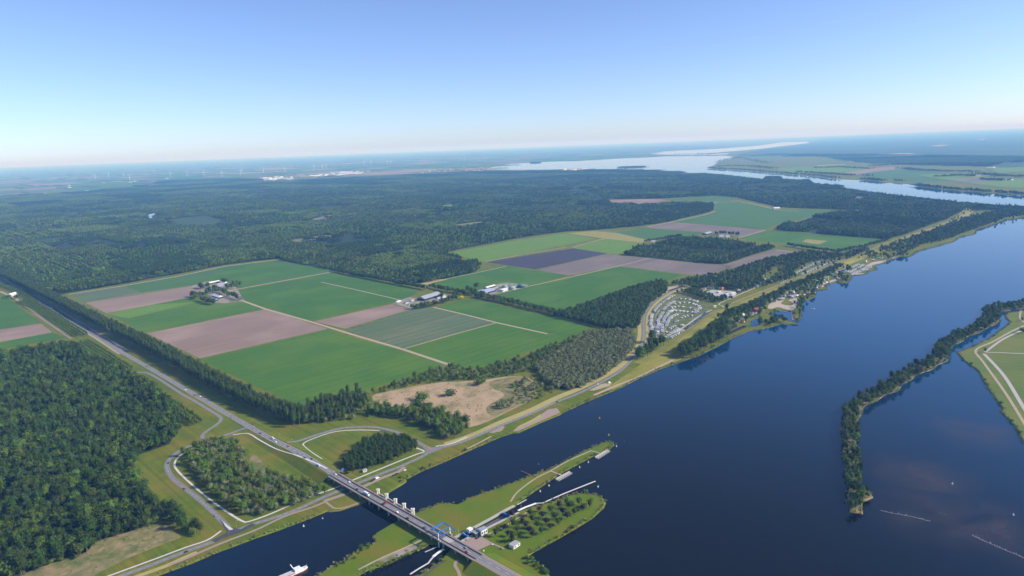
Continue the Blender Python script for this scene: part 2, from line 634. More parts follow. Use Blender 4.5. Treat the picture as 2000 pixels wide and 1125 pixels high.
def road(name, s, width, material, z, sm=5, key=None, pts=None, kind='structure', parent=None, off=0.0, climb=True):
    p = np.array(pts if pts is not None else W(s), float)
    if sm:
        p = smooth(p, sm)
    p = p.copy()
    if off:
        p = offset_line(p, off)
    if EMB and climb:
        p = resample(p, 5.0)
        p[:, 2] = [max(q[2], ramp_height(q[0], q[1])) for q in p]
    p[:, 2] += z
    if key:
        ROADS[key] = p
    # right-hand first so that the faces look up
    m_ = profile_strip(p, [(-width / 2, 0), (width / 2, 0)])
    o = m_.build(name, material, parent)
    if kind and not parent:
        o['kind'] = kind
    return o


def dashes(name, line, material, width, on, gap, z, off=0.0, parent=None):
    p = resample(line, 1.0)
    if off:
        p = offset_line(p, off)
    m_ = MB()
    i = 0
    while i + on < len(p):
        a, b = p[i], p[min(i + int(on), len(p) - 1)]
        d = b - a
        d[2] = 0
        t = d / (np.linalg.norm(d) + 1e-9)
        s_ = np.array([t[1], -t[0], 0]) * width / 2
        up = np.array([0, 0, z])
        m_.face([a - s_ + up, a + s_ + up, b + s_ + up, b - s_ + up][::1])
        i += int(on + gap)
    me = m_.mesh(name)
    # faces up
    bm = bmesh.new()
    bm.from_mesh(me)
    for f in bm.faces:
        f.normal_update()
        if f.normal.z < 0:
            f.normal_flip()
    bm.to_mesh(me)
    bm.free()
    return link(name, me, material, parent)


# ================================================================== THE SETTING
FAR = 100000.0
# ---- water: one sheet to the horizon
wm = MB()
wm.face([(-FAR, -3000, -1.2), (FAR, -3000, -1.2), (FAR, FAR, -1.2), (-FAR, FAR, -1.2)])
tag(wm.build('water', 'water'), kind='structure')

COAST_CANAL = '-700,1560 -200,1330 100,1205 230,1152 309,1121 375,1097 422,1077 500,1048 544,1033 573,1022 602,1011 634,998 640,996 646,997 664,995 673,992 690,986 704,982 753,963 782,946 791,940 790,935 785,932 795,933 815,922 835,913 867,900 900,885 946,865 976,852 1001,844 1011,844 1057,823 1092,809 1099,804 1122,794 1140,785 1177,770 1207,758 1247,738 1288,720 1322,708 1362,694 1400,676 1418,666 1428,660 1450,651 1461,646 1475,644 1487,642 1507,637 1524,632 1540,633 1556,634 1557,631 1537,626 1520,621 1507,617 1505,612 1510,607 1530,606 1548,607 1551,620 1557,626 1562,622 1564,606 1562,592 1570,588 1578,585 1592,578 1586,571 1593,566 1617,564 1610,557 1622,553 1636,550 1640,553 1652,553 1663,543 1660,537 1675,536 1689,534 1703,528 1714,525 1705,521 1705,518 1728,513 1735,508 1753,502 1779,500 1788,492 1800,488 1836,479 1863,471 1875,462 1904,457 1906,448 1936,440 1967,428 1983,427 2000,423 2060,418 2090,412 2040,408'
COAST_NORTH = '2000,407 1957,405 1900,401 1840,395 1791,389 1705,379 1660,372 1640,369 1650,364 1620,362 1590,360 1580,352 1530,351 1524,345 1495,345 1490,351 1440,344 1375,337 1342,333.5 1300,329.5 1225,327 1175,325 1075,325 1000,325 942,323 968,317 995,311.5 1035,310 1057,308.5 1175,304.5 1207,302.5 1270,300.5 1305,298.5 1400,298 1415,298 1440,302 1415,309 1402,313 1385,324 1400,326.5 1462,330.5 1507,335.5 1587,343 1640,349 1681,351 1725,355.5 1773,359 1810,367 1875,373.5 1957,379 2000,382 2300,410 2700,450'
land = W(COAST_CANAL) + W(COAST_NORTH)
land += [(FAR, land[-1][1] + 200, 0), (FAR, FAR, 0), (-FAR, FAR, 0), (-FAR, -2000, 0), (land[0][0] - 2000, -2000, 0)]
o = poly_mesh(land, 0.0, 1.6, 3.0).build('ground', 'grass')
o['kind'] = 'structure'

# ---- the lock islands, the wooded spit and the polder on the far shore
ISLE_A = '560,1165 600,1140 618,1125 631,1118 649,1104 669,1097 690,1082 713,1069 735,1058 730,1048 737,1040 773,1019 810,1003 841,991 863,983 874,983 894,985 923,971 960,958 996,945 1023,935 1039,928 1076,916 1108,898 1154,875 1184,862 1196,863 1198,868 1186,878 1154,891 1124,907 1101,919 1076,935 1052,951 1029,967 1012,978 1004,988 990,995 960,1012 930,1028 905,1041 888,1050 860,1060 840,1060 828,1067 819,1071 794,1081 755,1100 718,1111 693,1125 640,1165'
ISLE_B = '760,1185 801,1140 817,1125 852,1104 868,1088 884,1070 901,1057 925,1044 947,1033 975,1019 1005,1004 1012,1000 1025,995 1048,988 1076,981 1108,969 1131,963.6 1161,965 1175,972 1181,981 1177,990 1154,1011 1119,1032 1090,1049 1062,1064 1038,1078 1029,1085 1036,1094 1060,1110 1072,1125 1110,1165 1100,1300 700,1300'
SPIT_PTS = '2120,585 2060,590 2000,597 1975,600 1950,604 1935,611 1936,622 1915,640 1885,653 1858,667 1842,682 1838,698 1815,712 1783,729 1752,745 1733,761 1700,778 1668,798 1661,830 1661,866 1664,900 1667,935 1670,968 1672,1000'
POLDER = '2600,640 2150,600 2000,607 1967,611 1963,616 1974,629 1940,656 1905,675 1871,688 1880,700 1913,725 1931,756 1948,782 1961,797 1957,804 1983,830 2000,860 2080,960 2300,1300 3200,1200'
sheet('lock_island', ISLE_A, 'grass_mown', 0.0, skirt=1.6, so=2.5)
sheet('lock_island', ISLE_B, 'grass_mown', 0.0, skirt=1.6, so=2.5)
sheet('polder', POLDER, 'grass_polder', 0.0, skirt=1.6, so=3)
spit = smooth(W(SPIT_PTS), 4)
spit_w = np.interp(np.arange(len(spit)), [0, len(spit) * .35, len(spit) * .62, len(spit) * .8, len(spit) - 1], [26, 15, 15, 12, 8])
spit_full = spit_w.copy()
spit_w = spit_w * 0.72
spit_w *= 1 + 0.22 * np.sin(np.arange(len(spit)) * 1.3) + 0.15 * np.sin(np.arange(len(spit)) * 0.57)
L_ = spit.copy()
R_ = spit.copy()
tt = np.gradient(spit[:, :2], axis=0)
tt /= np.linalg.norm(tt, axis=1)[:, None]
L_[:, 0] -= tt[:, 1] * spit_w
L_[:, 1] += tt[:, 0] * spit_w
R_[:, 0] += tt[:, 1] * spit_w
R_[:, 1] -= tt[:, 0] * spit_w
SPIT_POLY = np.vstack([L_, R_[::-1]])
sheet('spit', '', 'marsh', -0.3, skirt=1.3, so=2, pts=SPIT_POLY)
NUB = [P(1672, 978), P(1690, 976), P(1704, 970), P(1700, 962), P(1675, 964)]
sheet('spit', '', 'marsh', -0.32, skirt=1.3, so=2, pts=NUB)
# wooded islets in the far lake
for s_ in ('1035,309 1040,307.5 1057,308 1057,311 1045,312 1036,312', '1205,321.5 1215,319 1260,318.5 1262,321 1240,322.5 1210,322.5'):
    sheet('islet', s_, 'forest_floor', 0.0, skirt=1.5)
# far lake arm and ponds (water lying in the land)
sheet('lake_arm', '1270,292 1300,288 1400,284 1465,280 1480,279 1527,273 1577,272.5 1580,275.5 1520,281.5 1480,286 1425,290 1375,293.5 1300,295 1275,294', 'water', 0.3)
sheet('lake_arm', '1300,295.3 1330,294.5 1385,295 1425,293 1420,295.5 1390,297 1330,297', 'water', 0.35)
sheet('pond', '288,427 292,422 303,420 302,423 296,425.5 299,429 291,430', 'water', 14.0)
sheet('harbour_basin', '1466,627 1475,622 1486,624 1487,633 1476,638 1466,637', 'water', 0.06)

# ---- fields
FIELDS = [
    ('crop_grey', '134,574 242,558 276,572 166,592'), ('crop_teal', '242,558 341,541 385,557 276,572'),
    ('crop_teal', '343,540 438,521 541,508 560,512 655,529 446,568 385,556.5'),
    ('soil_pink', '168,592 381,558 398,563 370,581 208,612'), ('crop_green', '210,612 370,582 422,596 475,588 518,603 284,650'),
    ('soil_pink', '286,651 519,604 640,642 390,700'), ('crop_green', '390,702 640,644 875,712 842,720 762,747 716,763 640,790 595,800'),
    ('crop_deep', '458,569 655,531 700,541 800,560 815,570 795,585 770,590 700,605 610,627 478,587'),
    ('soil_pink', '613,628 765,594 803,604 674,642'), ('crop_grey', '677,645 803,605 846,601 966,630 786,681'),
    ('crop_green', '790,683 969,631 1069,652 1118,659 1004,697 942,718 900,722 877,712'),
    ('crop_deep', '850,600 905,585 938,588 1085,620 1154,636 1145,648 1118,658 1069,651 970,630'),
    ('crop_deep', '838,552 989,520 1110,538 1033,558 930,567 895,566'),
    ('crop_deep', '965,577 1033,559 1207,520 1335,537 1300,550 1255,555 1200,575 1120,608 1090,606'),
    ('soil_slate', '948,512 1120,485 1186,495 1046,526'), ('soil_grey', '1049,527 1188,495.5 1267,504 1206,520 1112,538'),
    ('soil_grey', '1270,504 1335,512 1400,516 1427,521 1390,537 1342,536 1211,520'),
    ('crop_light', '878,494 1005,470 1088,481 948,510 930,508'), ('crop_light', '1007,470 1105,456 1163,466 1092,481'),
    ('crop_light', '1118,482 1180,466.5 1252,476 1225,496 1188,495 1121,485'),
    ('crop_yellow', '1107,455.5 1160,451 1205,455 1270,470 1255,475 1180,466'),
    ('crop_teal', '1205,454.5 1260,445 1372,454 1355,461 1310,462 1275,470'),
    ('soil_grey', '1263,444 1312,434 1475,446 1495,449 1445,462 1375,455'),
    ('crop_teal', '1314,433.5 1375,420 1397,414 1396,397 1447,395 1510,409 1640,411 1575,425 1507,442 1496,448.5'),
    ('crop_deep', '1440,466 1506,449.5 1600,458 1726,467 1700,477 1660,487 1622,489 1580,482 1530,475 1500,473'),
    ('soil_grey', '1408,518 1515,487 1562,491 1500,502 1440,523 1425,522'),
    ('soil_pink', '1190,391 1260,389 1310,390 1270,398 1200,398'), ('crop_teal', '1292,390 1400,383.5 1440,388 1420,394 1350,393'),
    ('soil_pink', '1360,394 1405,394.5 1400,396.5 1385,397'),
    ('crop_deep', '-300,600 0,575 14,582 80,631 0,643 -300,660'), ('soil_pink', '-300,661 0,644 80,632 102,649 0,668 -300,690'),
    ('crop_deep', '-300,691 0,669 102,650 128,660 0,682 -300,705'),
]
for mt_, s_ in FIELDS:
    sheet('field', s_, mt_, 0.06)
sheet('field', '1566,472 1576,467 1617,470.5 1601,477 1585,476', 'crop_yellow', 0.12)
sheet('field', '208,613 300,595 380,590 345,600 250,622', 'crop_light', 0.12)
sheet('field', '420,523 541,510 640,527 540,541 420,560', 'crop_deep', 0.10)
# reed marsh by the dike
sheet('reed_bed', '728,778 735,770 790,758 860,747 905,745 945,742 1000,735 1040,742 1042,775 1000,800 935,830 885,832 858,805 800,802 742,795', 'reed', 0.05, sm=4)
sheet('reed_bed', '490,890 500,888 520,915 522,930 500,930 488,910', 'marsh', 0.05, sm=4)
sheet('reed_bed', '958,745 1000,737 1038,744 1040,774 1000,798 962,812 950,795 985,772 962,758', 'marsh', 0.10, sm=4)
sheet('reed_bed', '860,806 885,812 905,826 890,831 868,820', 'marsh', 0.10, sm=4)
sheet('rough_ground', '302,992 308,1012 345,1042 352,1050 300,1070 240,1095 180,1125 60,1180 0,1180 40,1125 130,1090 180,1060 275,1030', 'marsh', 0.05, sm=3)

# ---- big woods: dark floor under them
WOOD_MID = '-400,460 -100,510 0,524 110,578 135,573 240,555 340,537 440,518 545,505 560,513 655,530 700,541 790,556 838,552 932,532 942,522 928,511 872,500 880,491 1000,468 1100,453 1155,450 1260,441 1310,433 1393,413 1394,400 1340,397 1270,401 1200,400 1186,394 1192,389 1290,388 1400,382 1440,386 1500,400 1520,405 1650,410 1780,412 1850,420 1890,406 2000,415 2060,415 2000,407 1957,405 1900,401 1840,395 1791,389 1705,379 1660,372 1640,369 1650,364 1590,360 1580,352 1530,351 1524,345 1495,345 1490,351 1440,344 1375,337 1342,333.5 1300,329.5 1225,327 1175,326 1075,327 1000,328 942,328 860,332 700,342 650,341 570,351 490,347 330,352 260,366 170,374 90,382 0,386 -400,405'
WOOD_NEARLEFT = '-500,735 -60,703 0,699 130,681 165,690 220,716 262,740 300,764 350,803 356,838 340,868 272,892 266,921 272,964 302,1002 286,1034 196,1060 178,1082 126,1098 60,1122 -100,1170 -500,1300'
WOOD_PENINSULA = '1512,449 1560,431 1640,416 1780,408 1880,403 1886,410 1850,429 1775,457 1730,468 1650,461'
WOOD_BLOCK = '1214,500 1255,482 1300,470 1350,467 1500,481 1514,486 1470,499 1420,516 1390,515 1330,511'
WOOD_EAST = '1080,618 1125,607 1190,582 1230,567 1290,552 1303,557 1300,576 1270,596 1252,626 1249,643 1180,642 1120,627'
WOOD_WILLOW = '1045,722 1070,702 1110,674 1150,652 1180,651 1234,647 1239,682 1214,712 1180,736 1130,761 1085,762 1060,747'
WOOD_CAMP = '1312,558 1335,548 1400,538 1450,524 1500,508 1580,493 1640,500 1690,487 1700,490 1640,514 1560,543 1500,559 1450,570 1360,562'
def inset(pts, d):
    """the same outline drawn in by d metres"""
    q = np.array(pts, float)[:, :2]
    ar = np.sum(q[:, 0] * np.roll(q[:, 1], -1) - np.roll(q[:, 0], -1) * q[:, 1])
    e0, e1 = q - np.roll(q, 1, 0), np.roll(q, -1, 0) - q
    n0, n1 = (np.stack([-e[:, 1], e[:, 0]], 1) / (np.linalg.norm(e, axis=1)[:, None] + 1e-9) for e in (e0, e1))
    nn = n0 + n1
    nn /= np.linalg.norm(nn, axis=1)[:, None] + 1e-9
    return [(x_, y_, 0.0) for x_, y_ in q + nn * d * (1 if ar > 0 else -1)]


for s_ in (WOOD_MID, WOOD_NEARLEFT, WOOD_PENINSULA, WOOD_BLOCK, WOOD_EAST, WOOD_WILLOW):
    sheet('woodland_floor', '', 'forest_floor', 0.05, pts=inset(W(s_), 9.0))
CLEARINGS = [('young_plantation', '335,429 400,421 438,431 418,441 352,440'), ('marsh', '600,430 650,418 662,421 620,432'), ('crop_light', '845,405 880,398 900,402 880,409'), ('marsh', '720,394 780,391 785,394 730,397'), ('marsh', '1655,386 1680,383 1684,386 1660,389'), ('grass_dike', '1612,384 1640,382 1642,386 1615,387'),
             ('marsh', '445,446 500,440 515,443 470,449'), ('young_plantation', '190,430 230,428 235,432 200,434'), ('grass_dike', '1575,364 1600,366 1598,368 1578,367'), ('marsh', '560,470 640,458 650,461 580,474'), ('young_plantation', '60,470 130,462 138,466 75,476'), ('marsh', '880,440 940,432 950,436 900,444')]
for mt_, s_ in CLEARINGS:
    sheet('clearing', s_, mt_, 0.12)
# far woodland beyond the channel, seen only as a dark plain through the haze
mat('far_wood', (0.030, 0.062, 0.028), (0.05, 0.085, 0.036), 0.0012, c3=(0.07, 0.10, 0.05), scale2=0.0004, detail=8)
VELUWE = '1440,301 1600,302 1640,312 1700,318 1790,322 1900,325 2000,330 2600,345 2600,247 2000,254.5 1800,259 1600,266 1585,276 1530,284 1480,289 1440,296'
sheet('far_forest_plain', VELUWE, 'far_wood', 0.4)
sheet('clearing', '1815,285.5 1835,284 1858,283.5 1850,285 1830,286.5', 'sand', 2.0)
sheet('clearing', '1908,274 1925,273 1920,275.5', 'sand', 2.0)
sheet('clearing', '1722,300.5 1760,299 1790,300 1775,301.5 1740,302', 'sand', 2.0)
sheet('clearing', '1648,314 1690,313.5 1680,315.5', 'crop_yellow', 2.0)

# ---- far polder parcels, laid out on the polder's own grid
u1 = np.array([math.cos(A1), math.sin(A1)])
u2 = np.array([math.cos(A2), math.sin(A2)])
FARFIELD = np.array(W('-300,405 0,387 90,383 170,375 260,367 330,353 490,348 570,352 650,342 700,343 860,333 930,326 968,317 995,311 1057,308 1175,304 1270,300 1262,295 1300,287 1390,283 1330,277 1000,283 700,299 300,323 0,341 -300,352'))[:, :2]
pal = ['crop_teal', 'crop_deep', 'crop_light', 'soil_grey', 'crop_grey', 'crop_teal', 'crop_yellow', 'grass', 'crop_deep', 'soil_pink', 'crop_green']
cen = FARFIELD.mean(0)
lo, hi = FARFIELD.min(0) - cen, FARFIELD.max(0) - cen
rr = random.Random(3)
parcels = []
HEDGE = []
ext = 46000
i = -ext
while i < ext:
    wdt = rr.uniform(700, 1500)
    j = -ext
    while j < ext:
        ln = rr.uniform(350, 1000)
        c = cen + u1 * (i + wdt / 2) + u2 * (j + ln / 2)
        if inside(FARFIELD, [c[0]], [c[1]])[0]:
            parcels.append((c, wdt - 60, ln - 40))
            if rr.random() < 0.45:
                HEDGE.append((c + u2 * (ln / 2) - u1 * wdt / 2, c + u2 * (ln / 2) + u1 * wdt / 2))
        j += ln
    i += wdt
parcels.sort(key=lambda q: np.hypot(*q[0]))
for c, a, b in parcels[:430]:
    q = [c - u1 * a / 2 - u2 * b / 2, c + u1 * a / 2 - u2 * b / 2, c + u1 * a / 2 + u2 * b / 2, c - u1 * a / 2 + u2 * b / 2]
    sheet('field', '', rr.choice(pal), 0.3, pts=[(p[0], p[1], 0) for p in q])
# meadows across the channel
for zi_, (mt_, s_) in enumerate((('crop_light', '1512,327 1560,324 1640,322 1700,329 1690,333 1600,337 1540,333'), ('crop_teal', '1640,338 1720,330 1790,333 1870,342 1905,352 1800,356 1740,350 1690,345'),
                ('soil_pink', '1648,337 1690,330 1745,325 1748,331 1700,336 1670,341'), ('crop_light', '1790,342 1830,340 1900,343 1960,350 2000,352 2000,368 1950,366 1900,360'),
                ('soil_grey', '1850,351 1920,348 1950,353 1900,357'), ('crop_teal', '1600,318 1650,316 1660,320 1620,323'), ('crop_yellow', '1880,344 1930,341 1935,345 1890,347'),
                ('crop_light', '1930,331 2000,328 2000,337 1950,340'), ('crop_yellow', '1590,321 1650,318.5 1655,320.5 1600,324'), ('sand', '1926,328.5 1945,328 1944,330 1928,330.2'),
                ('crop_light', '1795,318 1840,315 1850,318 1810,320'), ('crop_teal', '2010,335 2200,345 2200,375 2010,360'))):
    sheet('field', s_, mt_, 0.6 + 0.5 * zi_)

# ---- farm tracks between the fields
for s_, wd in (('475,588 518,603.5 612,630 700,657 786,682 876,712', 9), ('445,568 655,530', 9), ('627,551 700,567 781,586', 5), ('846,600 908,614.5 969,630 1069,652', 7),
               ('786,682 880,655 968,631', 4), ('1033,559 1100,544.5 1207,520 1268,504', 6), ('948,511 1020,497 1105,483', 7), ('880,708 877,712', 4), ('1118,483 1180,466', 6),
               ('1265,443 1312,433.5 1375,420 1397,413', 9), ('1440,465 1495,449.5', 8), ('842,551 930,533 989,520', 6), ('134,575 242,558 341,541 440,520 545,507', 10), ('168,592 276,572.5 385,557', 4),
               ('0,569 30,583 85,623 140,661', 8), ('1515,488 1580,496 1600,494', 7), ('1447,395 1475,399 1515,409', 9), ('1515,410 1560,413', 8)):
    road('farm_track', s_, wd, 'track', 0.16, sm=0)
sheet('farm_yard', '818,556 845,545 875,546 850,551 835,556', 'grass_dry', 0.14)
sheet('sand_patch', '1300,562 1322,557 1338,560 1308,572', 'track', 0.12)

# ---- dike along the lake with its dry verge
DIKE = smooth(W('1256,712 1290,694 1330,668 1365,640 1400,615 1432,601 1470,585 1515,567 1560,549 1600,532 1640,517 1680,501 1720,486 1755,470 1790,458 1825,446 1860,432 1884,418 1893,409'), 5)
DH = lambda i: 0.1 + 3.9 * min(1.0, i / 12.0, (len(DIKE) - 1 - i) / 6.0)
dk = profile_strip(DIKE, [(-24, 0.1), (-6, DH), (6, DH), (26, 0.1)]).build('dike', 'grass_dike')
dk['kind'] = 'structure'
road('dike_path', '', 4, 'track', 4.05, sm=0, pts=offset_line(DIKE, 0)[int(len(DIKE) * .72):])
road('dike_path', '', 3.0, 'track', 0.3, sm=0, pts=offset_line(DIKE, -26)[int(len(DIKE) * .30):int(len(DIKE) * .72)])
sheet('lakeside_grass', '1180,762 1232,726 1262,705 1300,690 1330,672 1345,690 1322,706 1288,718 1247,736 1207,757', 'grass_dike', 0.07, sm=3)
road('lakeside_track', '1160,772 1207,752 1246,737 1290,715 1315,703', 6, 'track', 0.15)
road('dry_verge', '870,868 905,857 940,843 981,824 1040,800 1085,778 1131,759 1175,737 1208,717 1232,692 1244,672', 15, 'grass_dry', 0.10)
# quay and parking places along the water
sheet('quay', '1001,843 1013,832 1040,820 1052,812 1062,806 1070,800 1088,797 1094,806 1057,822 1012,842', 'brick_paving', 0.13)
sheet('quay', '1004,840 1035,826 1060,815 1054,810 1040,819 1015,831', 'grass_dry', 0.18)
sheet('lay_by', '955,845 982,832 986,834 980,842 962,846', 'brick_paving', 0.13)
sheet('lay_by', '1150,763 1175,750 1196,747 1190,754 1160,763', 'track', 0.13)
road('lakeside_track', '905,880 930,868 960,852', 3, 'track', 0.14)

# ---- roads
MAINZ = '-300,378 0,541 31,562 71,580 114,608 159,639 194,659 242,690 287,716 321,736 364,761.5 398,781 455,815,0.5 513,848,2.2 540,862.5,3.4 585,885,5.2 628,911,6.6 652,926,7'
main_line = smooth(W(MAINZ), 6)
# embankment under the rising road
emb = main_line[int(len(main_line) * 0.62):].copy()
base = emb.copy()
base[:, 2] = 0
es = profile_strip(base, [(-9 - 15, lambda i: 0.03), (-8, lambda i: emb[i, 2] + 0.03), (8, lambda i: emb[i, 2] + 0.03), (23, lambda i: 0.03)])
tag(es.build('embankment', 'grass'), kind='structure')
road('main_road', '', 10.5, 'asphalt', 0.2, sm=0, pts=main_line, key='main')
EMB.append((resample(emb, 2.0), 8.0, 23.5))
road('shoulder', '', 5, 'track', 0.14, sm=0, pts=main_line[int(len(main_line) * .16):int(len(main_line) * .42)], off=9)
mainr = bpy.data.objects['main_road']
dashes('lane_marking', ROADS['main'], 'paint', 0.25, 9, 6, 0.04, parent=mainr)
dashes('edge_line', ROADS['main'], 'paint', 0.22, 60, 0, 0.04, off=4.6, parent=mainr)
dashes('edge_line', ROADS['main'], 'paint', 0.22, 60, 0, 0.04, off=-4.6, parent=mainr)
for s_, wd, mt_, nm in (
        ('255,727 275,727 291,730 313,742 356,770 380,783 407,800 425,811 432,818 425,828 407,840 396,849 396,857', 6.5, 'asphalt', 'side_road'),
        ('498,834 470,840 449,847 417,857 391,864 353,879 329,900 327,916 340,937 375,964 407,991 428,1012 446,1030', 7.5, 'asphalt', 'side_road'),
        ('20,1212 100,1177 237,1125 289,1106 361,1078 419,1057 451,1041 500,1022 518,1017 573,998 628,973 664,958 704,942 753,922 782,911 822,893 838,883 856,876 900,864 937,849 981,830 1039,807 1085,786 1131,768 1177,745 1212,724 1235,701 1251,678 1257,655 1257,629 1262,609 1279,588.5 1304,572.5 1329,563 1350,557', 7.2, 'asphalt', 'canal_road'),
        ('562,868 587,860 627,847 664,837 698,834 729,834 752,838 775,844 800,855 822,867 840,879', 7.2, 'asphalt', 'loop_road')):
    ro = road(nm, s_, wd, mt_, 0.18, key=nm + s_[:3])
    dashes('lane_marking', ROADS[nm + s_[:3]], 'paint', 0.2, 4, 5, 0.04, parent=ro)
cr_ = ROADS['canal_road20,']
a_, b_ = (int(np.hypot(*(cr_[:, :2] - np.array(P(*q)[:2])).T).argmin()) for q in ((1253, 670), (1348, 558)))
for of_ in (-9.5, 9.5):
    road('dry_verge', '', 9, 'grass_dry', -0.06, sm=0, pts=cr_[a_:b_ + 1], off=of_)
# dark new asphalt and red islands at the junctions
sheet('junction', '428,1013 436,1022 450,1030 470,1034 492,1022 500,1025 470,1040 440,1050 420,1060 412,1056 430,1047 444,1040 436,1028', 'asphalt_new', 0.24)
sheet('traffic_island', '435,1018 446,1027 456,1034 449,1036 440,1028', 'concrete_white', 0.30)
sheet('junction', '472,842 492,829 505,838 490,842', 'asphalt', 0.27, pts=W('472,842,0.8 492,829,1.2 506,839,1.8 490,843,1.1'))
sheet('junction', '822,868 835,875 856,873 862,877 838,887 833,883', 'asphalt', 0.24)
sheet('traffic_island', '826,866 838,873 848,877 840,878', 'paint_red', 0.28)
# cycle paths of pale concrete
for s_, wd in (('392,866 376,877 353,889 341,905 348,921 380,951 420,983 471,1017 492,1017 540,999 593,975 647,956 665,949 689,938 738,918 782,900 815,887 829,882 813,875', 2.9),
               ('851,872 880,867 900,859 912,854', 2.9), ('180,1137 300,1093 361,1070 405,1055 432,1037', 2.6),
               ('455,849 484,848 508,862 540,880 580,896 615,911 640,924', 2.6), ('742,841 698,840 656,843 622,853 596,864 593,871 609,887 629,901', 2.6)):
    road('cycle_path', s_, wd, 'concrete_white', 0.22)
road('brick_lane', '330,1104 361,1092 430,1062 500,1035 555,1009 609,991 636,980', 4, 'brick_paving', 0.16)
road('brick_lane', '633,979 680,963 713,949 745,934 779,921 790,912', 6.5, 'brick_paving', 0.17)
road('brick_lane', '636,980 646,988 655,993 675,991 704,981', 3.2, 'brick_paving', 0.15)
road('dry_verge', '240,1136 290,1118 330,1103 361,1089 385,1079', 7, 'grass_dry', 0.12)
# paths on the lock islands
road('footpath', '700,1113 745,1090 800,1066 825,1054', 2.6, 'track', 0.14)
road('footpath', '997,980 1012,960 1047,934 1075,920 1110,900 1156,880', 2.4, 'track', 0.14)
sheet('gravel_bank', '735,1095 790,1072 822,1060 828,1064 800,1078 755,1098', 'yard', 0.12)
sheet('parking_place', '900,1058 921,1049 943,1049 962,1062 933,1075', 'brick_paving', 0.14)
road('footpath', '943,1051 962,1062 985,1072', 2.2, 'brick_paving', 0.16)
road('footpath', '952,1044 975,1034 1000,1019 1030,1000', 2.0, 'track', 0.14)
road('footpath', '905,1150 896,1118 888,1103 894,1094', 3.5, 'brick_paving', 0.14)
road('footpath', '828,1125 850,1108 872,1094', 3, 'timber', 0.13)
# polder tracks across the water
for s_, wd, mt_ in (('2100,600 2000,636 1940,667 1906,684 1921,708 1962,765 2000,826 2060,930', 4.5, 'track'), ('1922,691 1961,734 2000,797 2060,890', 6, 'concrete'),
                    ('1924,688 1960,689 2000,690.6 2200,696', 4, 'concrete'), ('1924,688 1955,665 1983,651 2000,645 2100,615', 4.5, 'concrete'), ('1994,606 1992,620 2000,630', 4, 'track')):
    road('polder_track', s_, wd, mt_, 0.16)
# campsite, beaches and yards along the lake
sheet('camping_field', '1270,652 1267,625 1275,606 1292,590 1312,577 1332,570 1362,580 1392,596 1397,604 1372,621 1346,641 1321,657 1300,664 1284,657', 'campground', 0.10, sm=3)
for s_, wd in (('1283,660 1280,640 1282,615 1300,596 1318,583 1340,578', 5), ('1296,660 1300,640 1310,622 1330,612 1345,615', 4), ('1390,605 1365,618 1340,636 1315,652', 6), ('1300,600 1325,605 1350,610', 4),
               ('1415,605 1412,598 1404,594 1420,586 1445,575 1475,562 1500,552', 5), ('1411,611 1425,607 1440,597', 5)):
    road('campsite_lane', s_, wd * 0.75, 'yard' if s_[:4] in ('1283', '1296', '1300') else 'concrete', 0.17)
sheet('beach', '1500,602 1503,594 1525,587 1535,588 1545,584 1556,583 1561,590 1549,606 1535,604 1520,600 1508,603', 'sand', 0.12, sm=3)
sheet('beach_lawn', '1528,589 1540,587 1549,593 1545,597 1527,594', 'grass', 0.18, sm=3)
sheet('beach_lawn', '1510,603 1520,601 1538,605 1546,607 1530,607 1512,606', 'grass', 0.18, sm=3)
for s_ in ('1580,572 1590,567 1594,572 1583,576', '1605,558 1620,552 1634,549 1632,545 1612,551', '1660,538 1663,533 1680,533 1690,535 1675,537', '1690,519 1705,512 1726,509 1738,506 1735,510 1705,519', '1738,508 1750,498 1760,497 1752,503'):
    sheet('beach', s_, 'sand', 0.12)
sheet('camping_field', '1560,530 1600,512 1640,505 1670,505 1640,520 1600,534', 'campground', 0.11)
sheet('camping_field', '1640,535 1660,520 1685,510 1700,520 1705,526 1680,532', 'campground', 0.11)
sheet('farm_yard', '372,560 400,550 440,548 460,560 478,588 440,592 420,592 410,577', 'yard', 0.13)
sheet('farm_yard', '767,592 800,580 820,585 862,575 880,578 850,594 805,604', 'yard', 0.13)
sheet('farm_yard', '926,570 965,556 990,552 1030,556 1033,560 980,573 945,576', 'yard', 0.13)
sheet('pool_terrace', '1372,575 1390,566 1440,570 1436,578 1415,583 1385,580', 'concrete', 0.13)
sheet('swimming_pool', '1378,574 1382,571 1392,570.5 1393,574 1387,577 1380,577', 'pool_blue', 0.2, sm=3)
#PART2


# ================================================================== VEGETATION
def ico(sub):
    bm = bmesh.new()
    bmesh.ops.create_icosphere(bm, subdivisions=sub, radius=1.0)
    v = np.array([x.co[:] for x in bm.verts])
    f = [tuple(x.index for x in q.verts) for q in bm.faces]
    bm.free()
    return v, f


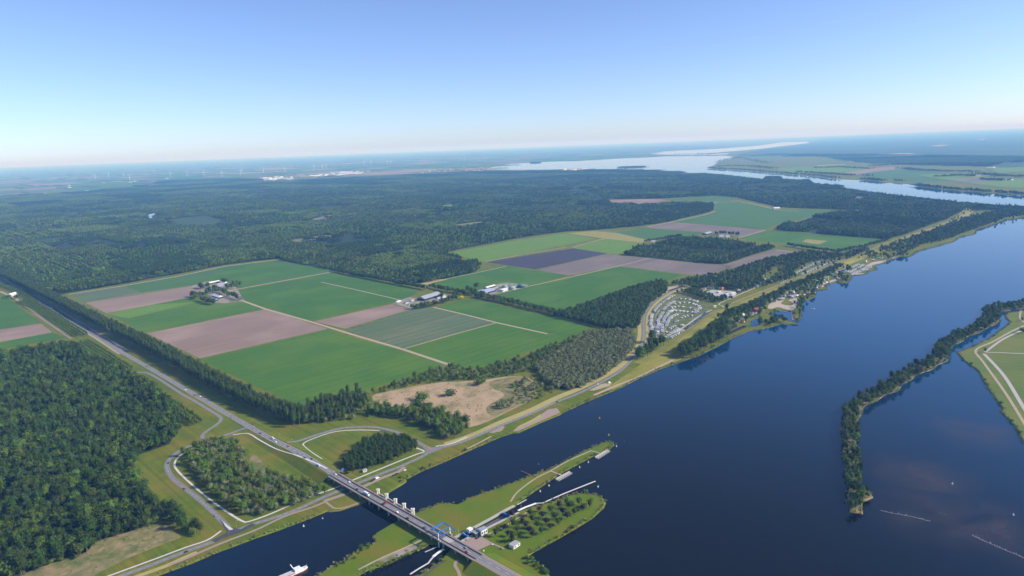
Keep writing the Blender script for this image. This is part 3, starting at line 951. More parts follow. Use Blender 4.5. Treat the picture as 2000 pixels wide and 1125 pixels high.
ICO1, ICO2 = ico(1), ico(2)
SPEC = {  # height, crown radius, crown bottom, lobes, leaf material, leaf size, leaves, lobe size
    'broad': (17, 5.2, 3.2, 9, 'leaf_mid', 1.2, 230, 0.52),
    'dark': (18, 5.0, 3.0, 9, 'leaf_dark', 1.15, 230, 0.54),
    'ash': (15, 5.0, 2.6, 9, 'leaf_light', 1.5, 150, 0.52),
    'willow': (11, 5.0, 1.2, 9, 'leaf_grey', 1.05, 220, 0.52),
    'poplar': (25, 3.6, 3.5, 11, 'leaf_poplar', 1.15, 250, 0.74),
    'young': (9.5, 2.5, 0.8, 6, 'leaf_mid', 0.9, 90, 0.62),
    'beech': (8.5, 3.6, 1.3, 7, 'leaf_purple', 0.95, 140, 0.60),
    'maple': (9.5, 3.9, 1.3, 7, 'leaf_dark', 1.0, 140, 0.60),
    'bush': (4.2, 3.4, 0.0, 6, 'leaf_mid', 0.9, 80, 0.5),
    'gorse': (6, 4.6, 0.0, 7, 'leaf_yellow', 1.0, 120, 0.5),
    'tuft': (2.2, 1.7, 0.0, 3, 'leaf_reed', 0.7, 26, 0.6),
}


def crown_arrays(kind, r, dens=1.0, core=True):
    H, R, zb, nl, _, ls, nleaf, lsz = SPEC[kind]
    hh = (H - zb) / 2
    zc = zb + hh
    lobes = []
    for k in range(nl):
        t = (k + 0.5) / nl
        zz = -0.72 + 1.44 * t
        rad = math.sqrt(max(0.05, 1 - zz * zz * 0.9)) * (0.62 if kind not in ('poplar',) else 0.35)
        a = k * 2.4 + r.uniform(-0.5, 0.5)
        lobes.append((np.array([math.cos(a) * rad * R, math.sin(a) * rad * R, zc + zz * hh * 0.85]), R * lsz * r.uniform(0.8, 1.15)))
    lobes.append((np.array([r.uniform(-.2, .2) * R, r.uniform(-.2, .2) * R, zc + hh * 0.55]), R * lsz * 1.05))
    V, Fc, T = [], [], []
    if core:
        cv, cf = ICO1
        v = cv * np.array([R * 0.66, R * 0.66, hh * 0.80]) * r.uniform(0.85, 1.1, (len(cv), 1)) + np.array([0, 0, zc])
        V.append(v)
        Fc += [tuple(i for i in f) for f in cf]
        T += [0.25] * len(cf)  # core tinted darker than most leaves: shade inside the crown put into the colour
    off = sum(len(v) for v in V)
    n = int(nleaf * dens)
    per = max(3, n // len(lobes))
    for c, rad in lobes:
        lt = r.uniform(0, 1)
        for _ in range(per):
            d = r.normal(size=3)
            d[2] = abs(d[2]) * 0.9 - 0.25
            d /= np.linalg.norm(d)
            p = c + d * rad * r.uniform(0.75, 1.1) * np.array([1, 1, 0.9 if kind != 'poplar' else 1.3])
            if p[2] < 0.05:
                p[2] = 0.05 + r.uniform(0, 0.4)
            nn = d + r.normal(size=3) * 0.45
            nn /= np.linalg.norm(nn)
            u = np.cross(nn, r.normal(size=3))
            u /= np.linalg.norm(u) + 1e-9
            w_ = np.cross(nn, u)
            s = ls * r.uniform(0.6, 1.25) / math.sqrt(max(dens, 0.25))
            q = np.array([p - u * s * 0.6, p - w_ * s * 0.45 + nn * s * 0.1, p + u * s * 0.6, p + w_ * s * 0.45 + nn * s * 0.1])
            V.append(q)
            Fc.append((off, off + 1, off + 2, off + 3))
            T.append(min(1, max(0, lt + r.uniform(-0.3, 0.3))))
            off += 4
    return np.vstack(V), Fc, T


def trunk_arrays(kind, r):
    H, R, zb = SPEC[kind][:3]
    b = MB()
    th = min(H * 0.75, zb + (H - zb) * 0.6)
    b.cyl((0, 0, -0.3), (0, 0, th), H * 0.018 + 0.05, H * 0.006, 5)
    for k in range(3):
        a = k * 2.1 + r.uniform(0, 1)
        z0 = th * (0.45 + 0.15 * k)
        b.cyl((0, 0, z0), (math.cos(a) * R * 0.55, math.sin(a) * R * 0.55, z0 + R * 0.5), H * 0.008, H * 0.003, 4)
    return b


def np_mesh(name, V, F_, T, mats, mi=None):
    me = bpy.data.meshes.new(name)
    me.from_pydata(V.tolist() if hasattr(V, 'tolist') else V, [], F_)
    if T is not None:
        at = me.attributes.new('tint', 'FLOAT', 'FACE')
        at.data.foreach_set('value', T)
    for m_ in mats:
        me.materials.append(MATS[m_])
    if mi is not None:
        me.polygons.foreach_set('material_index', mi)
    me.update()
    return me


CROWN, TRUNK = {}, {}
for k in SPEC:
    CROWN[k] = []
    for q in range(4):
        V, F_, T = crown_arrays(k, np.random.default_rng(100 + q * 17 + len(k)))
        CROWN[k].append(np_mesh(k + '_crown', V, F_, T, [SPEC[k][4]]))
    TRUNK[k] = []
    for q in range(2):
        me = trunk_arrays(k, np.random.default_rng(5 + q)).mesh(k + '_trunk')
        me.materials.append(MATS['bark'])
        TRUNK[k].append(me)


def tree(name, kind, loc, label, group, scale=1.0, cat='tree', trunk=True):
    e = empty(name, loc, random.uniform(0, 6.28), scale)
    e.scale = (scale * random.uniform(0.9, 1.1), scale * random.uniform(0.9, 1.1), scale * random.uniform(0.9, 1.12))
    tag(e, label, cat, group)
    o = bpy.data.objects.new('crown', random.choice(CROWN[kind]))
    COL.objects.link(o)
    o.parent = e
    if trunk:
        o = bpy.data.objects.new('trunk', random.choice(TRUNK[kind]))
        COL.objects.link(o)
        o.parent = e
    return e


# ---- sources for woods that read as one mass (kept out of the scene; instanced by geometry nodes)
def single_source(name, kind, q, dens=0.7):
    r = np.random.default_rng(300 + q)
    V, F_, T = crown_arrays(kind, r, dens)
    return bpy.data.objects.new(name, np_mesh(name, V, F_, T, [SPEC[kind][4]]))


def tile_source(name, kinds, size, spacing, seed, dens=0.26, hs=(0.55, 1.3)):
    r = np.random.default_rng(seed)
    VV, FF, TT, MI = [], [], [], []
    mats = []
    off = 0
    n = int(size / spacing)
    for i in range(n):
        for j in range(n):
            k = kinds[r.integers(len(kinds))]
            x = (i + 0.5 + r.uniform(-0.42, 0.42)) * spacing - size / 2
            y = (j + 0.5 + r.uniform(-0.42, 0.42)) * spacing - size / 2
            V, F_, T = crown_arrays(k, r, dens)
            if r.random() < 0.10:
                continue
            sz = r.uniform(*hs)
            s = (0.45 + 0.5 * sz) * r.uniform(0.8, 1.1) * spacing / 9.0
            V = V * np.array([s, s, sz]) + np.array([x, y, 0])
            if SPEC[k][4] not in mats:
                mats.append(SPEC[k][4])
            VV.append(V)
            FF += [tuple(a + off for a in f) for f in F_]
            t0 = r.uniform(-0.7, 0.7)
            TT += [t + t0 for t in T]
            MI += [mats.index(SPEC[k][4])] * len(F_)
            off += len(V)
    return bpy.data.objects.new(name, np_mesh(name, np.vstack(VV), FF, TT, mats, MI))


def source_collection(name, objs):
    c = bpy.data.collections.new(name)
    for o_ in objs:
        c.objects.link(o_)
    return c


SINGLES = source_collection('singles', [single_source('s0_dark', 'dark', 0), single_source('s1_dark', 'dark', 1), single_source('s2_mid', 'broad', 2), single_source('s3_mid', 'ash', 3),
                                        single_source('s4_willow', 'willow', 4), single_source('s5_willow', 'willow', 5), single_source('s6_poplar', 'poplar', 6), single_source('s7_poplar', 'poplar', 7),
                                        single_source('s8_young', 'young', 8), single_source('s9_bush', 'bush', 9)])
TUFTS = source_collection('tufts', [single_source('t0', 'tuft', 1, 1), single_source('t1', 'tuft', 2, 1), single_source('t2', 'tuft', 3, 1), single_source('t3', 'bush', 4, 0.6)])
TILE = 48.0
TILES = source_collection('tiles', [tile_source('a0', ['dark', 'dark', 'broad'], TILE, 8.6, 1), tile_source('a1', ['dark', 'broad', 'ash'], TILE, 9.4, 2), tile_source('a2', ['broad', 'ash', 'dark'], TILE, 8.8, 3),
                                    tile_source('a3', ['poplar', 'ash'], TILE, 8.2, 4, hs=(0.6, 1.0)), tile_source('a4', ['ash', 'willow', 'broad'], TILE, 9.0, 5, hs=(0.5, 1.15)), tile_source('a5', ['broad', 'dark'], TILE, 7.2, 6, hs=(0.45, 0.8)),
                                    tile_source('a6', ['ash', 'ash', 'broad'], TILE, 9.6, 7, hs=(0.6, 1.35)), tile_source('a7', ['dark'], TILE, 8.0, 8, hs=(0.8, 1.25))])
BTILE = 160.0
BIGTILES = source_collection('bigtiles', [tile_source('b0', ['ash', 'broad'], BTILE, 14, 11, 0.2, (0.8, 1.2)), tile_source('b1', ['dark'], BTILE, 14, 12, 0.2, (0.7, 1.1)), tile_source('b2', ['broad', 'dark', 'ash'], BTILE, 14, 13, 0.2, (0.75, 1.1))])


def scatter(name, label, pts, rot, scl, idx, coll):
    pts = np.asarray(pts, float)
    me = bpy.data.meshes.new(name)
    me.vertices.add(len(pts))
    me.vertices.foreach_set('co', pts.ravel())
    for nm, tp, arr in (('rot', 'FLOAT', rot), ('scl', 'FLOAT', scl), ('idx', 'INT', idx)):
        a = me.attributes.new(nm, tp, 'POINT')
        a.data.foreach_set('value', np.asarray(arr).astype(np.int32 if tp == 'INT' else np.float32))
    me.update()
    ob = link(name, me)
    ng = bpy.data.node_groups.new(name, 'GeometryNodeTree')
    ng.interface.new_socket('Geometry', in_out='INPUT', socket_type='NodeSocketGeometry')
    ng.interface.new_socket('Geometry', in_out='OUTPUT', socket_type='NodeSocketGeometry')
    n, l = ng.nodes, ng.links
    gi, go = n.new('NodeGroupInput'), n.new('NodeGroupOutput')
    ci = n.new('GeometryNodeCollectionInfo')
    ci.inputs['Collection'].default_value = coll
    ci.inputs['Separate Children'].default_value = True
    ci.inputs['Reset Children'].default_value = True
    ip = n.new('GeometryNodeInstanceOnPoints')
    ip.inputs['Pick Instance'].default_value = True

    def attr(nm, tp):
        q = n.new('GeometryNodeInputNamedAttribute')
        q.data_type = tp
        q.inputs['Name'].default_value = nm
        return q.outputs['Attribute']
    cx = n.new('ShaderNodeCombineXYZ')
    l.new(attr('rot', 'FLOAT'), cx.inputs['Z'])
    l.new(gi.outputs[0], ip.inputs['Points'])
    l.new(ci.outputs[0], ip.inputs['Instance'])
    l.new(attr('idx', 'INT'), ip.inputs['Instance Index'])
    l.new(cx.outputs[0], ip.inputs['Rotation'])
    l.new(attr('scl', 'FLOAT'), ip.inputs['Scale'])
    l.new(ip.outputs[0], go.inputs[0])
    md = ob.modifiers.new('scatter', 'NODES')
    md.node_group = ng
    tag(ob, label, kind='stuff')
    return ob


def grid_points(poly, step, ang=A1, jit=0.45):
    poly = np.asarray(poly)[:, :2]
    ca, sa = math.cos(ang), math.sin(ang)
    q = np.stack([poly[:, 0] * ca + poly[:, 1] * sa, -poly[:, 0] * sa + poly[:, 1] * ca], 1)
    lo_, hi_ = q.min(0), q.max(0)
    gx = np.arange(lo_[0], hi_[0] + step, step)
    gy = np.arange(lo_[1], hi_[1] + step, step)
    X, Y = np.meshgrid(gx, gy)
    X = X.ravel() + rng.uniform(-jit, jit, X.size) * step
    Y = Y.ravel() + rng.uniform(-jit, jit, Y.size) * step
    x = X * ca - Y * sa
    y = X * sa + Y * ca
    k = inside(poly, x, y)
    return np.stack([x[k], y[k]], 1)


def in_view(p, margin=120, H=20):
    """rough test that a ground point can show in the picture"""
    p = np.asarray(p, float)
    d = np.stack([p[:, 0], p[:, 1], np.full(len(p), -CAMH)], 1)
    f = d @ _fw
    X = d @ _rt / np.maximum(f, 1) * FPX + 1000
    Y = -(d @ _up) / np.maximum(f, 1) * FPX + 562.5
    return (f > 1) & (X > -margin) & (X < 2000 + margin) & (Y < 1125 + margin + 40) & (Y > 0), X, Y


def stand_value(p, cell=(420, 300)):
    """which forestry compartment a point lies in -> pseudo-random numbers"""
    a = p[:, 0] * u1[0] + p[:, 1] * u1[1]
    b = p[:, 0] * u2[0] + p[:, 1] * u2[1]
    i = np.floor(a / cell[0]).astype(int)
    j = np.floor((b + (i % 3) * 90) / cell[1]).astype(int)
    h = (i * 73856093) ^ (j * 19349663)
    return (h % 97) / 97.0, ((h // 97) % 89) / 89.0, a - i * cell[0], b


HOLES = [np.array(W(s_)) for _, s_ in CLEARINGS] + [np.array(W('287,432 280,424 291,417 312,416 312,424 304,432')), np.array(W('1050,344 1060,343 1190,388 1175,391')), np.array(W('330,428 400,420 440,430 420,442 350,440'))]


def forest_mass(name, label, poly_px, near_single=True):
    poly = np.array(W(poly_px))
    pts = grid_points(poly, TILE, A1, 0.0)
    vis, _, _ = in_view(pts, 200)
    pts = pts[vis]
    for h_ in HOLES:
        pts = pts[~inside(h_, pts[:, 0], pts[:, 1])]
    h = TILE / 2 * 1.0
    full = np.ones(len(pts), bool)
    for sx in (-1, 0, 1):
        for sy in (-1, 0, 1):
            d = u1 * sx * h + u2 * sy * h
            full &= inside(poly, pts[:, 0] + d[0], pts[:, 1] + d[1])
    far = np.hypot(pts[:, 0], pts[:, 1]) > 9000
    v1, v2, da, db = stand_value(pts)
    ride = (da < TILE * 0.75)
    idx = np.minimum((v1 * 8).astype(int), 7)
    mixed = rng.random(len(pts)) < 0.3
    idx = np.where(mixed, rng.integers(0, 8, len(pts)), idx)
    sc_ = 0.62 + 0.62 * v2
    keep = full & ~far & ~(ride & (v2 > 0.35)) & ~((v1 > 0.955) & (rng.random(len(pts)) < 0.75))
    p3 = np.c_[pts[keep], np.full(keep.sum(), 0.0)]
    rot = A1 + rng.integers(0, 4, keep.sum()) * math.pi / 2
    scatter(name, label, p3, rot, sc_[keep] * rng.uniform(0.97, 1.03, keep.sum()), idx[keep], TILES)
    # ragged margins: single trees
    edge = pts[~full & ~far]
    P2 = []
    for dx in np.arange(-2.5, 3) * 8.5:
        for dy in np.arange(-2.5, 3) * 8.5:
            P2.append(edge + u1 * dx + u2 * dy + rng.uniform(-3, 3, edge.shape))
    if len(edge):
        P2 = np.vstack(P2)
        P2 = P2[inside(poly, P2[:, 0], P2[:, 1])]
    else:
        P2 = np.zeros((0, 2))
    return P2, pts[far]


# ---- the great wood
e1, far1 = forest_mass('great_wood', 'wide dark green polder wood stretching from the fields to the lake', WOOD_MID)
poly = np.array(W(WOOD_MID))
bp = grid_points(poly, BTILE, A1, 0.0)
vis, _, _ = in_view(bp, 200)
bp = bp[vis & (np.hypot(bp[:, 0], bp[:, 1]) > 8950)]
v1, v2, _, _ = stand_value(bp, (700, 500))
k = ~((v1 > 0.93))
scatter('great_wood_far_end', 'hazy blue far end of the polder wood below the towns', np.c_[bp[k], np.zeros(k.sum())], A1 + rng.integers(0, 4, k.sum()) * math.pi / 2, 0.7 + 0.5 * v2[k], np.where(v1[k] < .4, 0, np.where(v1[k] < .75, 1, 2)), BIGTILES)
e2, _ = forest_mass('peninsula_wood', 'mixed wood filling the point between the lake and the channel', WOOD_PENINSULA)
e3, _ = forest_mass('block_wood', 'square block of wood among the brown fields', WOOD_BLOCK)
edge = np.vstack([e1, e2, e3])
ii = rng.choice([0, 1, 2, 3, 2, 6], len(edge))
scatter('wood_margin', 'ragged outer rows of trees along the edges of the far woods', np.c_[edge, np.zeros(len(edge))], rng.uniform(0, 6.28, len(edge)), rng.uniform(0.75, 1.15, len(edge)), ii, SINGLES)

# ---- woods beyond the channel and far hedgerows
VEL_NEAR = '1440,303 1480,302 1600,303 1700,318 1800,323 1900,326 2000,331 2300,345 2300,318 2000,308 1800,303 1640,300 1500,297'
poly = np.array(W(VEL_NEAR))
bp = grid_points(poly, BTILE, A1, 0.1)
vis, _, _ = in_view(bp, 150)
bp = bp[vis]
v1, v2, _, _ = stand_value(bp, (900, 700))
k = v1 < 0.86
scatter('far_wood', 'blue wooded plain beyond the channel', np.c_[bp[k], np.full(k.sum(), 0.4)], A1 + rng.integers(0, 4, k.sum()) * 1.5708, 0.7 + 0.5 * v2[k], np.where(v1[k] < .4, 0, np.where(v1[k] < .75, 1, 2)), BIGTILES)
strip = []
for s_, wd, n_ in (('1385,324 1400,326 1462,330 1507,335 1587,342 1640,348.5', 45, 420), ('1681,350.5 1700,351 1725,354', 60, 90), ('1790,362 1810,366 1875,372 1957,378 2000,381 2060,386', 55, 420),
                   ('1402,313 1412,309 1440,303 1470,309 1500,316', 120, 300), ('1400,322 1430,320 1470,322 1510,327', 90, 220), ('1590,327 1640,326 1700,330', 60, 160), ('1560,335 1600,338 1640,341 1672,343', 60, 200),
                   ('1690,343 1700,344', 40, 20), ('1752,354 1762,355', 40, 20), ('1770,330 1790,333 1850,336 1910,337', 80, 300), ('1830,346 1880,344 1900,346', 50, 120), ('1910,341 1960,346 2000,347', 70, 200), ('1920,352 1960,354', 60, 90), ('1700,324 1760,322 1840,324 1940,324', 80, 300),
                   ('1036,311 1057,310', 60, 60), ('1208,322 1260,320.5', 80, 120), ('1315,294.5 1345,295', 60, 40), ('1360,293.5 1390,294', 60, 40), ('1300,297 1400,297.3', 60, 120)):
    q = resample(np.array(W(s_)), 10)
    i_ = rng.integers(0, len(q), n_)
    strip.append(q[i_][:, :2] + rng.normal(0, wd / 2.2, (n_, 2)))
for a, b in HEDGE:
    q = resample(np.array([[*a], [*b]]), 22)
    strip.append(q[rng.random(len(q)) < 0.8])
strip = np.vstack(strip)
vis, _, _ = in_view(strip, 60)
strip = strip[vis]
scatter('far_tree_belt', 'thin dark tree belts along far shores and fields', np.c_[strip, np.zeros(len(strip))], rng.uniform(0, 6.28, len(strip)), rng.uniform(0.8, 1.5, len(strip)), rng.choice([0, 1, 2, 3], len(strip)), SINGLES)

# ---- nearer woods: trees one by one; the largest in view are things of their own, the rest one mass
MASS = {'p': [], 's': [], 'i': []}
IDX = {'dark': (0, 1), 'broad': (2, 2), 'ash': (3, 3), 'willow': (4, 5), 'poplar': (6, 7), 'young': (8, 8), 'bush': (9, 9)}


def to_mass(p, kinds, sc=(0.8, 1.15)):
    for q in p:
        MASS['p'].append((q[0], q[1], 0))
        MASS['s'].append(rng.uniform(*sc))
        k_ = kinds[rng.integers(len(kinds))]
        MASS['i'].append(IDX[k_][rng.integers(2)])


def plant(name, kinds, pts, label, group, limit=300, sc=(0.8, 1.15), cat='tree', trunk=True):
    pts = np.asarray(pts)[:, :2]
    vis, X, Y = in_view(pts, 25)
    d = np.hypot(pts[:, 0], pts[:, 1])
    order = np.argsort(np.where(vis, d, 1e9))
    n = 0
    for i_ in order:
        if vis[i_] and n < limit:
            tree(name, kinds[rng.integers(len(kinds))], (float(pts[i_, 0]), float(pts[i_, 1]), 0.0), label, group, rng.uniform(*sc), cat, trunk)
            n += 1
        else:
            to_mass(pts[i_:i_ + 1], kinds, sc)
    return n


p_ = grid_points(W(WOOD_NEARLEFT), 9.4, A1, 0.45)
p_ = p_[in_view(p_, 60)[0]]
v1, v2, da, db = stand_value(p_, (150, 110))
young = v1 < 0.25
kp = rng.random(len(p_)) < 0.9
p_, young = p_[kp], young[kp]
plant('woodland_tree', ['dark', 'dark', 'broad', 'dark'], p_[~young], 'broadleaved tree packed into the dark wood beside the curving side road', 'trees of the dark wood beside the side road', 300, (0.7, 1.65))
to_mass(p_[young], ['broad', 'dark', 'dark'], (0.6, 1.2))
# double rows beside that wood
for s_, gap_, offs in (('272,962 300,986 345,1018 386,1046', 7.5, (-3.5, 4)), ('262,748 300,770 345,800 384,829', 6.5, (-8, -1, 6))):
    q0 = smooth(W(s_), 4)
    P2 = []
    for of in offs:
        q = resample(offset_line(q0, of), gap_)
        P2.append(q[:, :2] + rng.normal(0, .7, (len(q), 2)))
    plant('row_tree', ['young', 'dark'] if gap_ > 7 else ['young'], np.vstack(P2), 'tree in the planted rows between the dark wood and the side road' if gap_ > 7 else 'young tree in the slanting rows above the road bend', 'trees in rows by the side road' if gap_ > 7 else 'young trees in rows above the bend', 100, (0.95, 1.35))
plant('shrub', ['bush'], [P(*q) for q in ((283, 1024), (290, 1026), (297, 1024), (150, 1090), (100, 1100), (120, 1095), (60, 1108), (270, 1015), (305, 1020))], 'dark shrub at the foot of the dark wood by the rough ground', 'shrubs by the rough ground', 40, (1.3, 2.2), 'shrub')

# plantation strips left of the main road
for s_, ofs in (('-40,548 20,566 66,592', (-12, -4, 4)), ('44,590 80,606 120,632 158,657', (-16, -8, 0, 8, 16)), ('165,668 200,690 250,722', (-8, 0, 8))):
    q0 = smooth(W(s_), 3)
    for of in ofs:
        q = resample(offset_line(q0, of), 5.5)
        to_mass(q[:, :2] + rng.normal(0, .6, (len(q), 2)), ['young'], (0.7, 1.0))

# the tall poplar belt along the main road
q0 = smooth(W('-80,497 0,537 85,579 200,638 285,679 400,743 480,786 560,817 588,828'), 5)
P2 = []
for of in (-12, -4, 4, 12):
    q = resample(offset_line(q0, of), 9.5)
    P2.append(q[:, :2] + rng.normal(0, 1.0, (len(q), 2)))
P2 = np.vstack(P2)
gapc = np.array(P(213, 652)[:2])
P2 = P2[np.hypot(*(P2 - gapc).T) > 16]
plant('poplar_tree', ['poplar'], P2, 'tall poplar in the long belt along the straight main road', 'poplars along the main road', 300, (1.0, 1.32))
# wood at the end of the belt, with pale willows
p_ = grid_points(W('578,812 600,829 690,820 722,795 716,776 690,772 640,788'), 8, A1)
plant('belt_end_tree', ['poplar', 'willow', 'broad'], p_, 'grey-green tree in the clump where the poplar belt ends', 'trees where the poplar belt ends', 200, (0.85, 1.2))

# interchange wood with its clearing
p_ = grid_points(W('357,893 386,871 440,861 468,868 478,890 520,920 560,938 640,967 620,971 540,1001 495,1012 472,1010 420,972 386,932'), 7.4, A1)
for h_ in ('488,885 500,886 522,912 524,932 500,934 486,905', '470,862 482,868 540,905 600,935 560,935 500,900'):
    hp = np.array(W(h_))
    p_ = p_[~inside(hp, p_[:, 0], p_[:, 1])]
plant('willow_tree', ['willow', 'willow', 'broad'], p_, 'grey-green willow in the wood enclosed by the interchange roads', 'willows inside the interchange', 300, (0.7, 1.15))
# loop wood
p_ = grid_points(W('664,915 690,926 760,906 815,882 817,872 790,859 740,859 700,876'), 7.2, A2, 0.3)
plant('plantation_tree', ['dark'], p_, 'dark green tree in the dense clump inside the loop road', 'trees inside the loop road', 220, (0.8, 0.95))

# scrub and trees round the reed bed
p_ = grid_points(W('700,818 745,812 800,820 832,838 872,834 868,808 800,799 728,800'), 7.2, A1)
plant('marsh_tree', ['willow', 'broad', 'bush'], p_, 'low tree in the thicket between the reed bed and the loop road', 'trees between reed bed and loop road', 260, (0.8, 1.3))
p_ = grid_points(W('842,832 864,862 914,848 918,834 890,818 852,818'), 8, A1)
plant('marsh_tree', ['willow', 'broad'], p_, 'tree in the rounded copse between the reed bed and the dike road', 'trees between reed bed and dike road', 150, (0.9, 1.3))
p_ = grid_points(W('722,770 733,765 770,752 850,724 880,718 940,724 1010,702 1110,667 1150,652 1160,660 1070,700 1040,722 1000,733 950,740 860,745 790,756 740,768'), 8, A1)
plant('hedge_tree', ['bush', 'willow', 'broad', 'bush'], p_, 'scrubby tree in the hedge between the green fields and the reed bed', 'scrub between fields and reed bed', 300, (0.6, 1.05))
p_ = grid_points(W('1010,745 1042,738 1062,752 1085,766 1060,778 1020,790 980,800 960,797 1000,775'), 9, A1)
to_mass(p_[rng.random(len(p_)) < 0.75], ['bush', 'willow'], (0.6, 1.0))
for x, y, s in ((822, 782, 3.4), (830, 781, 2.8), (815, 796, 3.2), (876, 773, 2.9), (884, 772, 2.6), (936, 752, 3.2), (944, 748, 2.8), (1004, 757, 2.0)):
    tree('reed_bed_bush', 'bush', P(x, y), 'round dark bush standing alone in the tan reed bed' if (x, y) != (815, 794) else 'tall round bush at the edge of the tan reed bed', 'bushes in the reed bed', s, 'bush', False)
p_ = grid_points(W(WOOD_WILLOW), 8, A1)
plant('willow_tree', ['willow'], p_, 'pale willow in the wood between the corner field and the dike road', 'willows by the dike road', 0, (0.9, 1.35))
p_ = grid_points(W(WOOD_EAST), 8.5, A1)
to_mass(p_, ['dark', 'broad'], (0.8, 1.1))
for s_, ofs, kd in (('934,581 990,592 1050,606 1095,618', (-8, 0, 8), ['dark', 'broad']), ('655,531 720,544 790,558 832,566', (-4, 4), ['dark']), ('842,562 870,569 900,574 928,577', (-5, 5), ['dark', 'broad']), ('1540,480 1580,487 1640,494', (0, 8), ['dark', 'broad']),
                    ('1630,495 1690,483 1740,469', (0,), ['dark', 'broad']), ('1300,466 1330,463 1260,474', (0,), ['dark'])):
    q0 = np.array(W(s_))
    for of in ofs:
        q = resample(offset_line(q0, of), 9)
        to_mass(q[:, :2] + rng.normal(0, 1.5, (len(q), 2)), kd, (0.75, 1.05))
# campsite wood, open
p_ = grid_points(W(WOOD_CAMP), 11, A1)
CLEAR = [np.array(W(s)) for s in ('1480,545 1510,530 1530,535 1500,552', '1545,535 1580,515 1640,505 1660,505 1600,533 1560,545', '1380,566 1440,566 1440,580 1380,580', '1500,527 1520,520 1540,525 1515,535')]
kk = rng.random(len(p_)) < 0.8
for c_ in CLEAR:
    kk &= ~(inside(c_, p_[:, 0], p_[:, 1]) & (rng.random(len(p_)) < 0.85))
to_mass(p_[kk], ['dark', 'broad', 'dark'], (0.65, 1.05))
p_ = grid_points(W('1318,572 1340,575 1365,585 1400,592 1408,588 1385,578 1360,570'), 9, A1)
to_mass(p_, ['dark', 'broad'], (0.6, 0.9))
# trees along the shore below the dike
p_ = grid_points(W('1326,694 1350,678 1378,662 1400,640 1418,628 1424,658 1400,672 1362,690 1340,703'), 8.5, A1)
plant('shore_tree', ['dark', 'broad'], p_, 'large dark tree leaning over the lake at the foot of the dike', 'trees on the lake shore below the dike', 150, (1.25, 1.75))
p_ = np.array([P(x, y)[:2] for x, y in ((1262, 690), (1268, 680), (1272, 668), (1278, 678), (1256, 700), (1250, 702), (1265, 697), (1245, 703), (1290, 678), (1296, 676), (1283, 682), (1274, 690), (1270, 696))])
plant('roadside_tree', ['dark', 'dark', 'broad'], p_, 'tall dark tree between the dike road and the caravan field', 'trees below the caravan field', 40, (1.3, 1.9))
tree('lone_tree', 'maple', P(1420, 604), 'lone dark round tree on the green dike at the path fork', None, 1.5)
for s_, wd, n_ in (('1420,622 1450,607 1478,596 1500,588 1525,575', 9, 260), ('1530,570 1560,558 1590,546 1622,531 1638,522', 7, 220), ('1440,612 1470,602 1490,600', 8, 40), ('1690,505 1720,493 1750,481 1790,466 1830,452 1870,437', 14, 260), ('1760,490 1800,470 1850,452 1900,440 1940,428', 18, 330),
                   ('1880,440 1920,425 1980,418 2020,416', 40, 420), ('1900,412 1950,408 2010,412', 30, 200), ('1570,588 1563,596', 6, 12), ('1588,572 1583,579', 5, 12), ('1643,549 1650,545 1648,551', 4, 10), ('1655,525 1658,532', 4, 8), ('1733,508 1730,500', 5, 10), ('1750,502 1770,494', 9, 30), ('1487,628 1484,636', 4, 6),
                   ('1505,634 1520,625 1535,630', 5, 25), ('1350,566 1380,563 1410,562 1440,564', 8, 60), ('1400,592 1420,584', 6, 14), ('1560,600 1562,612', 3, 8)):
    q = resample(np.array(W(s_)), 4)
    i_ = rng.integers(0, len(q), n_)
    to_mass(q[i_][:, :2] + rng.normal(0, wd, (n_, 2)), ['dark', 'broad'], (0.6, 1.1))
# lakeside grounds between the dike and the shore
HB_ = grid_points(W('1424,642 1440,612 1500,590 1560,563 1640,528 1690,508 1700,514 1660,530 1640,546 1590,568 1560,588 1500,603 1480,620 1440,650'), 11, A1)
kk = rng.random(len(HB_)) < 0.5
for s in ('1495,604 1500,590 1530,578 1562,580 1562,600 1549,608', '1640,537 1660,518 1690,508 1708,520 1690,536', '1462,640 1464,622 1490,618 1490,640', '1416,655 1420,638 1445,634 1458,640 1430,656', '1604,558 1612,545 1636,545 1636,552'):
    kk &= ~inside(np.array(W(s)), HB_[:, 0], HB_[:, 1])
to_mass(HB_[kk], ['dark', 'broad', 'bush', 'broad'], (0.5, 1.0))
PT_ = grid_points(W('1795,480 1836,473 1860,466 1900,450 1934,438 1965,426 2000,421 2050,414 2000,411 1950,413 1900,424 1850,446 1800,466'), 10, A1)
to_mass(PT_[rng.random(len(PT_)) < 0.85], ['dark', 'broad'], (0.5, 0.95))
to_mass(grid_points(W('1030,1084 1040,1092 1062,1108 1074,1124 1060,1124 1040,1106 1024,1094'), 5.5, A1), ['bush'], (0.5, 1.1))
to_mass(grid_points(W('648,1106 672,1098 700,1080 730,1062 734,1058 728,1068 700,1088 660,1108'), 5.0, A1), ['bush'], (0.4, 0.8))
to_mass(grid_points(W('700,1122 740,1108 790,1084 815,1073 812,1080 760,1104 712,1124'), 5.0, A1), ['bush'], (0.35, 0.7))
# spit of trees in the lake
_L, _R = spit.copy(), spit.copy()
for q_, sg in ((_L, -1), (_R, 1)):
    q_[:, 0] += sg * tt[:, 1] * spit_full * 0.9
    q_[:, 1] -= sg * tt[:, 0] * spit_full * 0.9
p_ = grid_points(np.vstack([_L, _R[::-1]]), 7.5, A1)
p_ = p_[rng.random(len(p_)) < 0.93]
plant('spit_tree', ['broad', 'willow', 'dark'], np.vstack([p_, grid_points(NUB, 5.5, A1)]), 'tree on the narrow wooded spit running through the lake', 'trees on the wooded spit', 300, (0.62, 0.95))
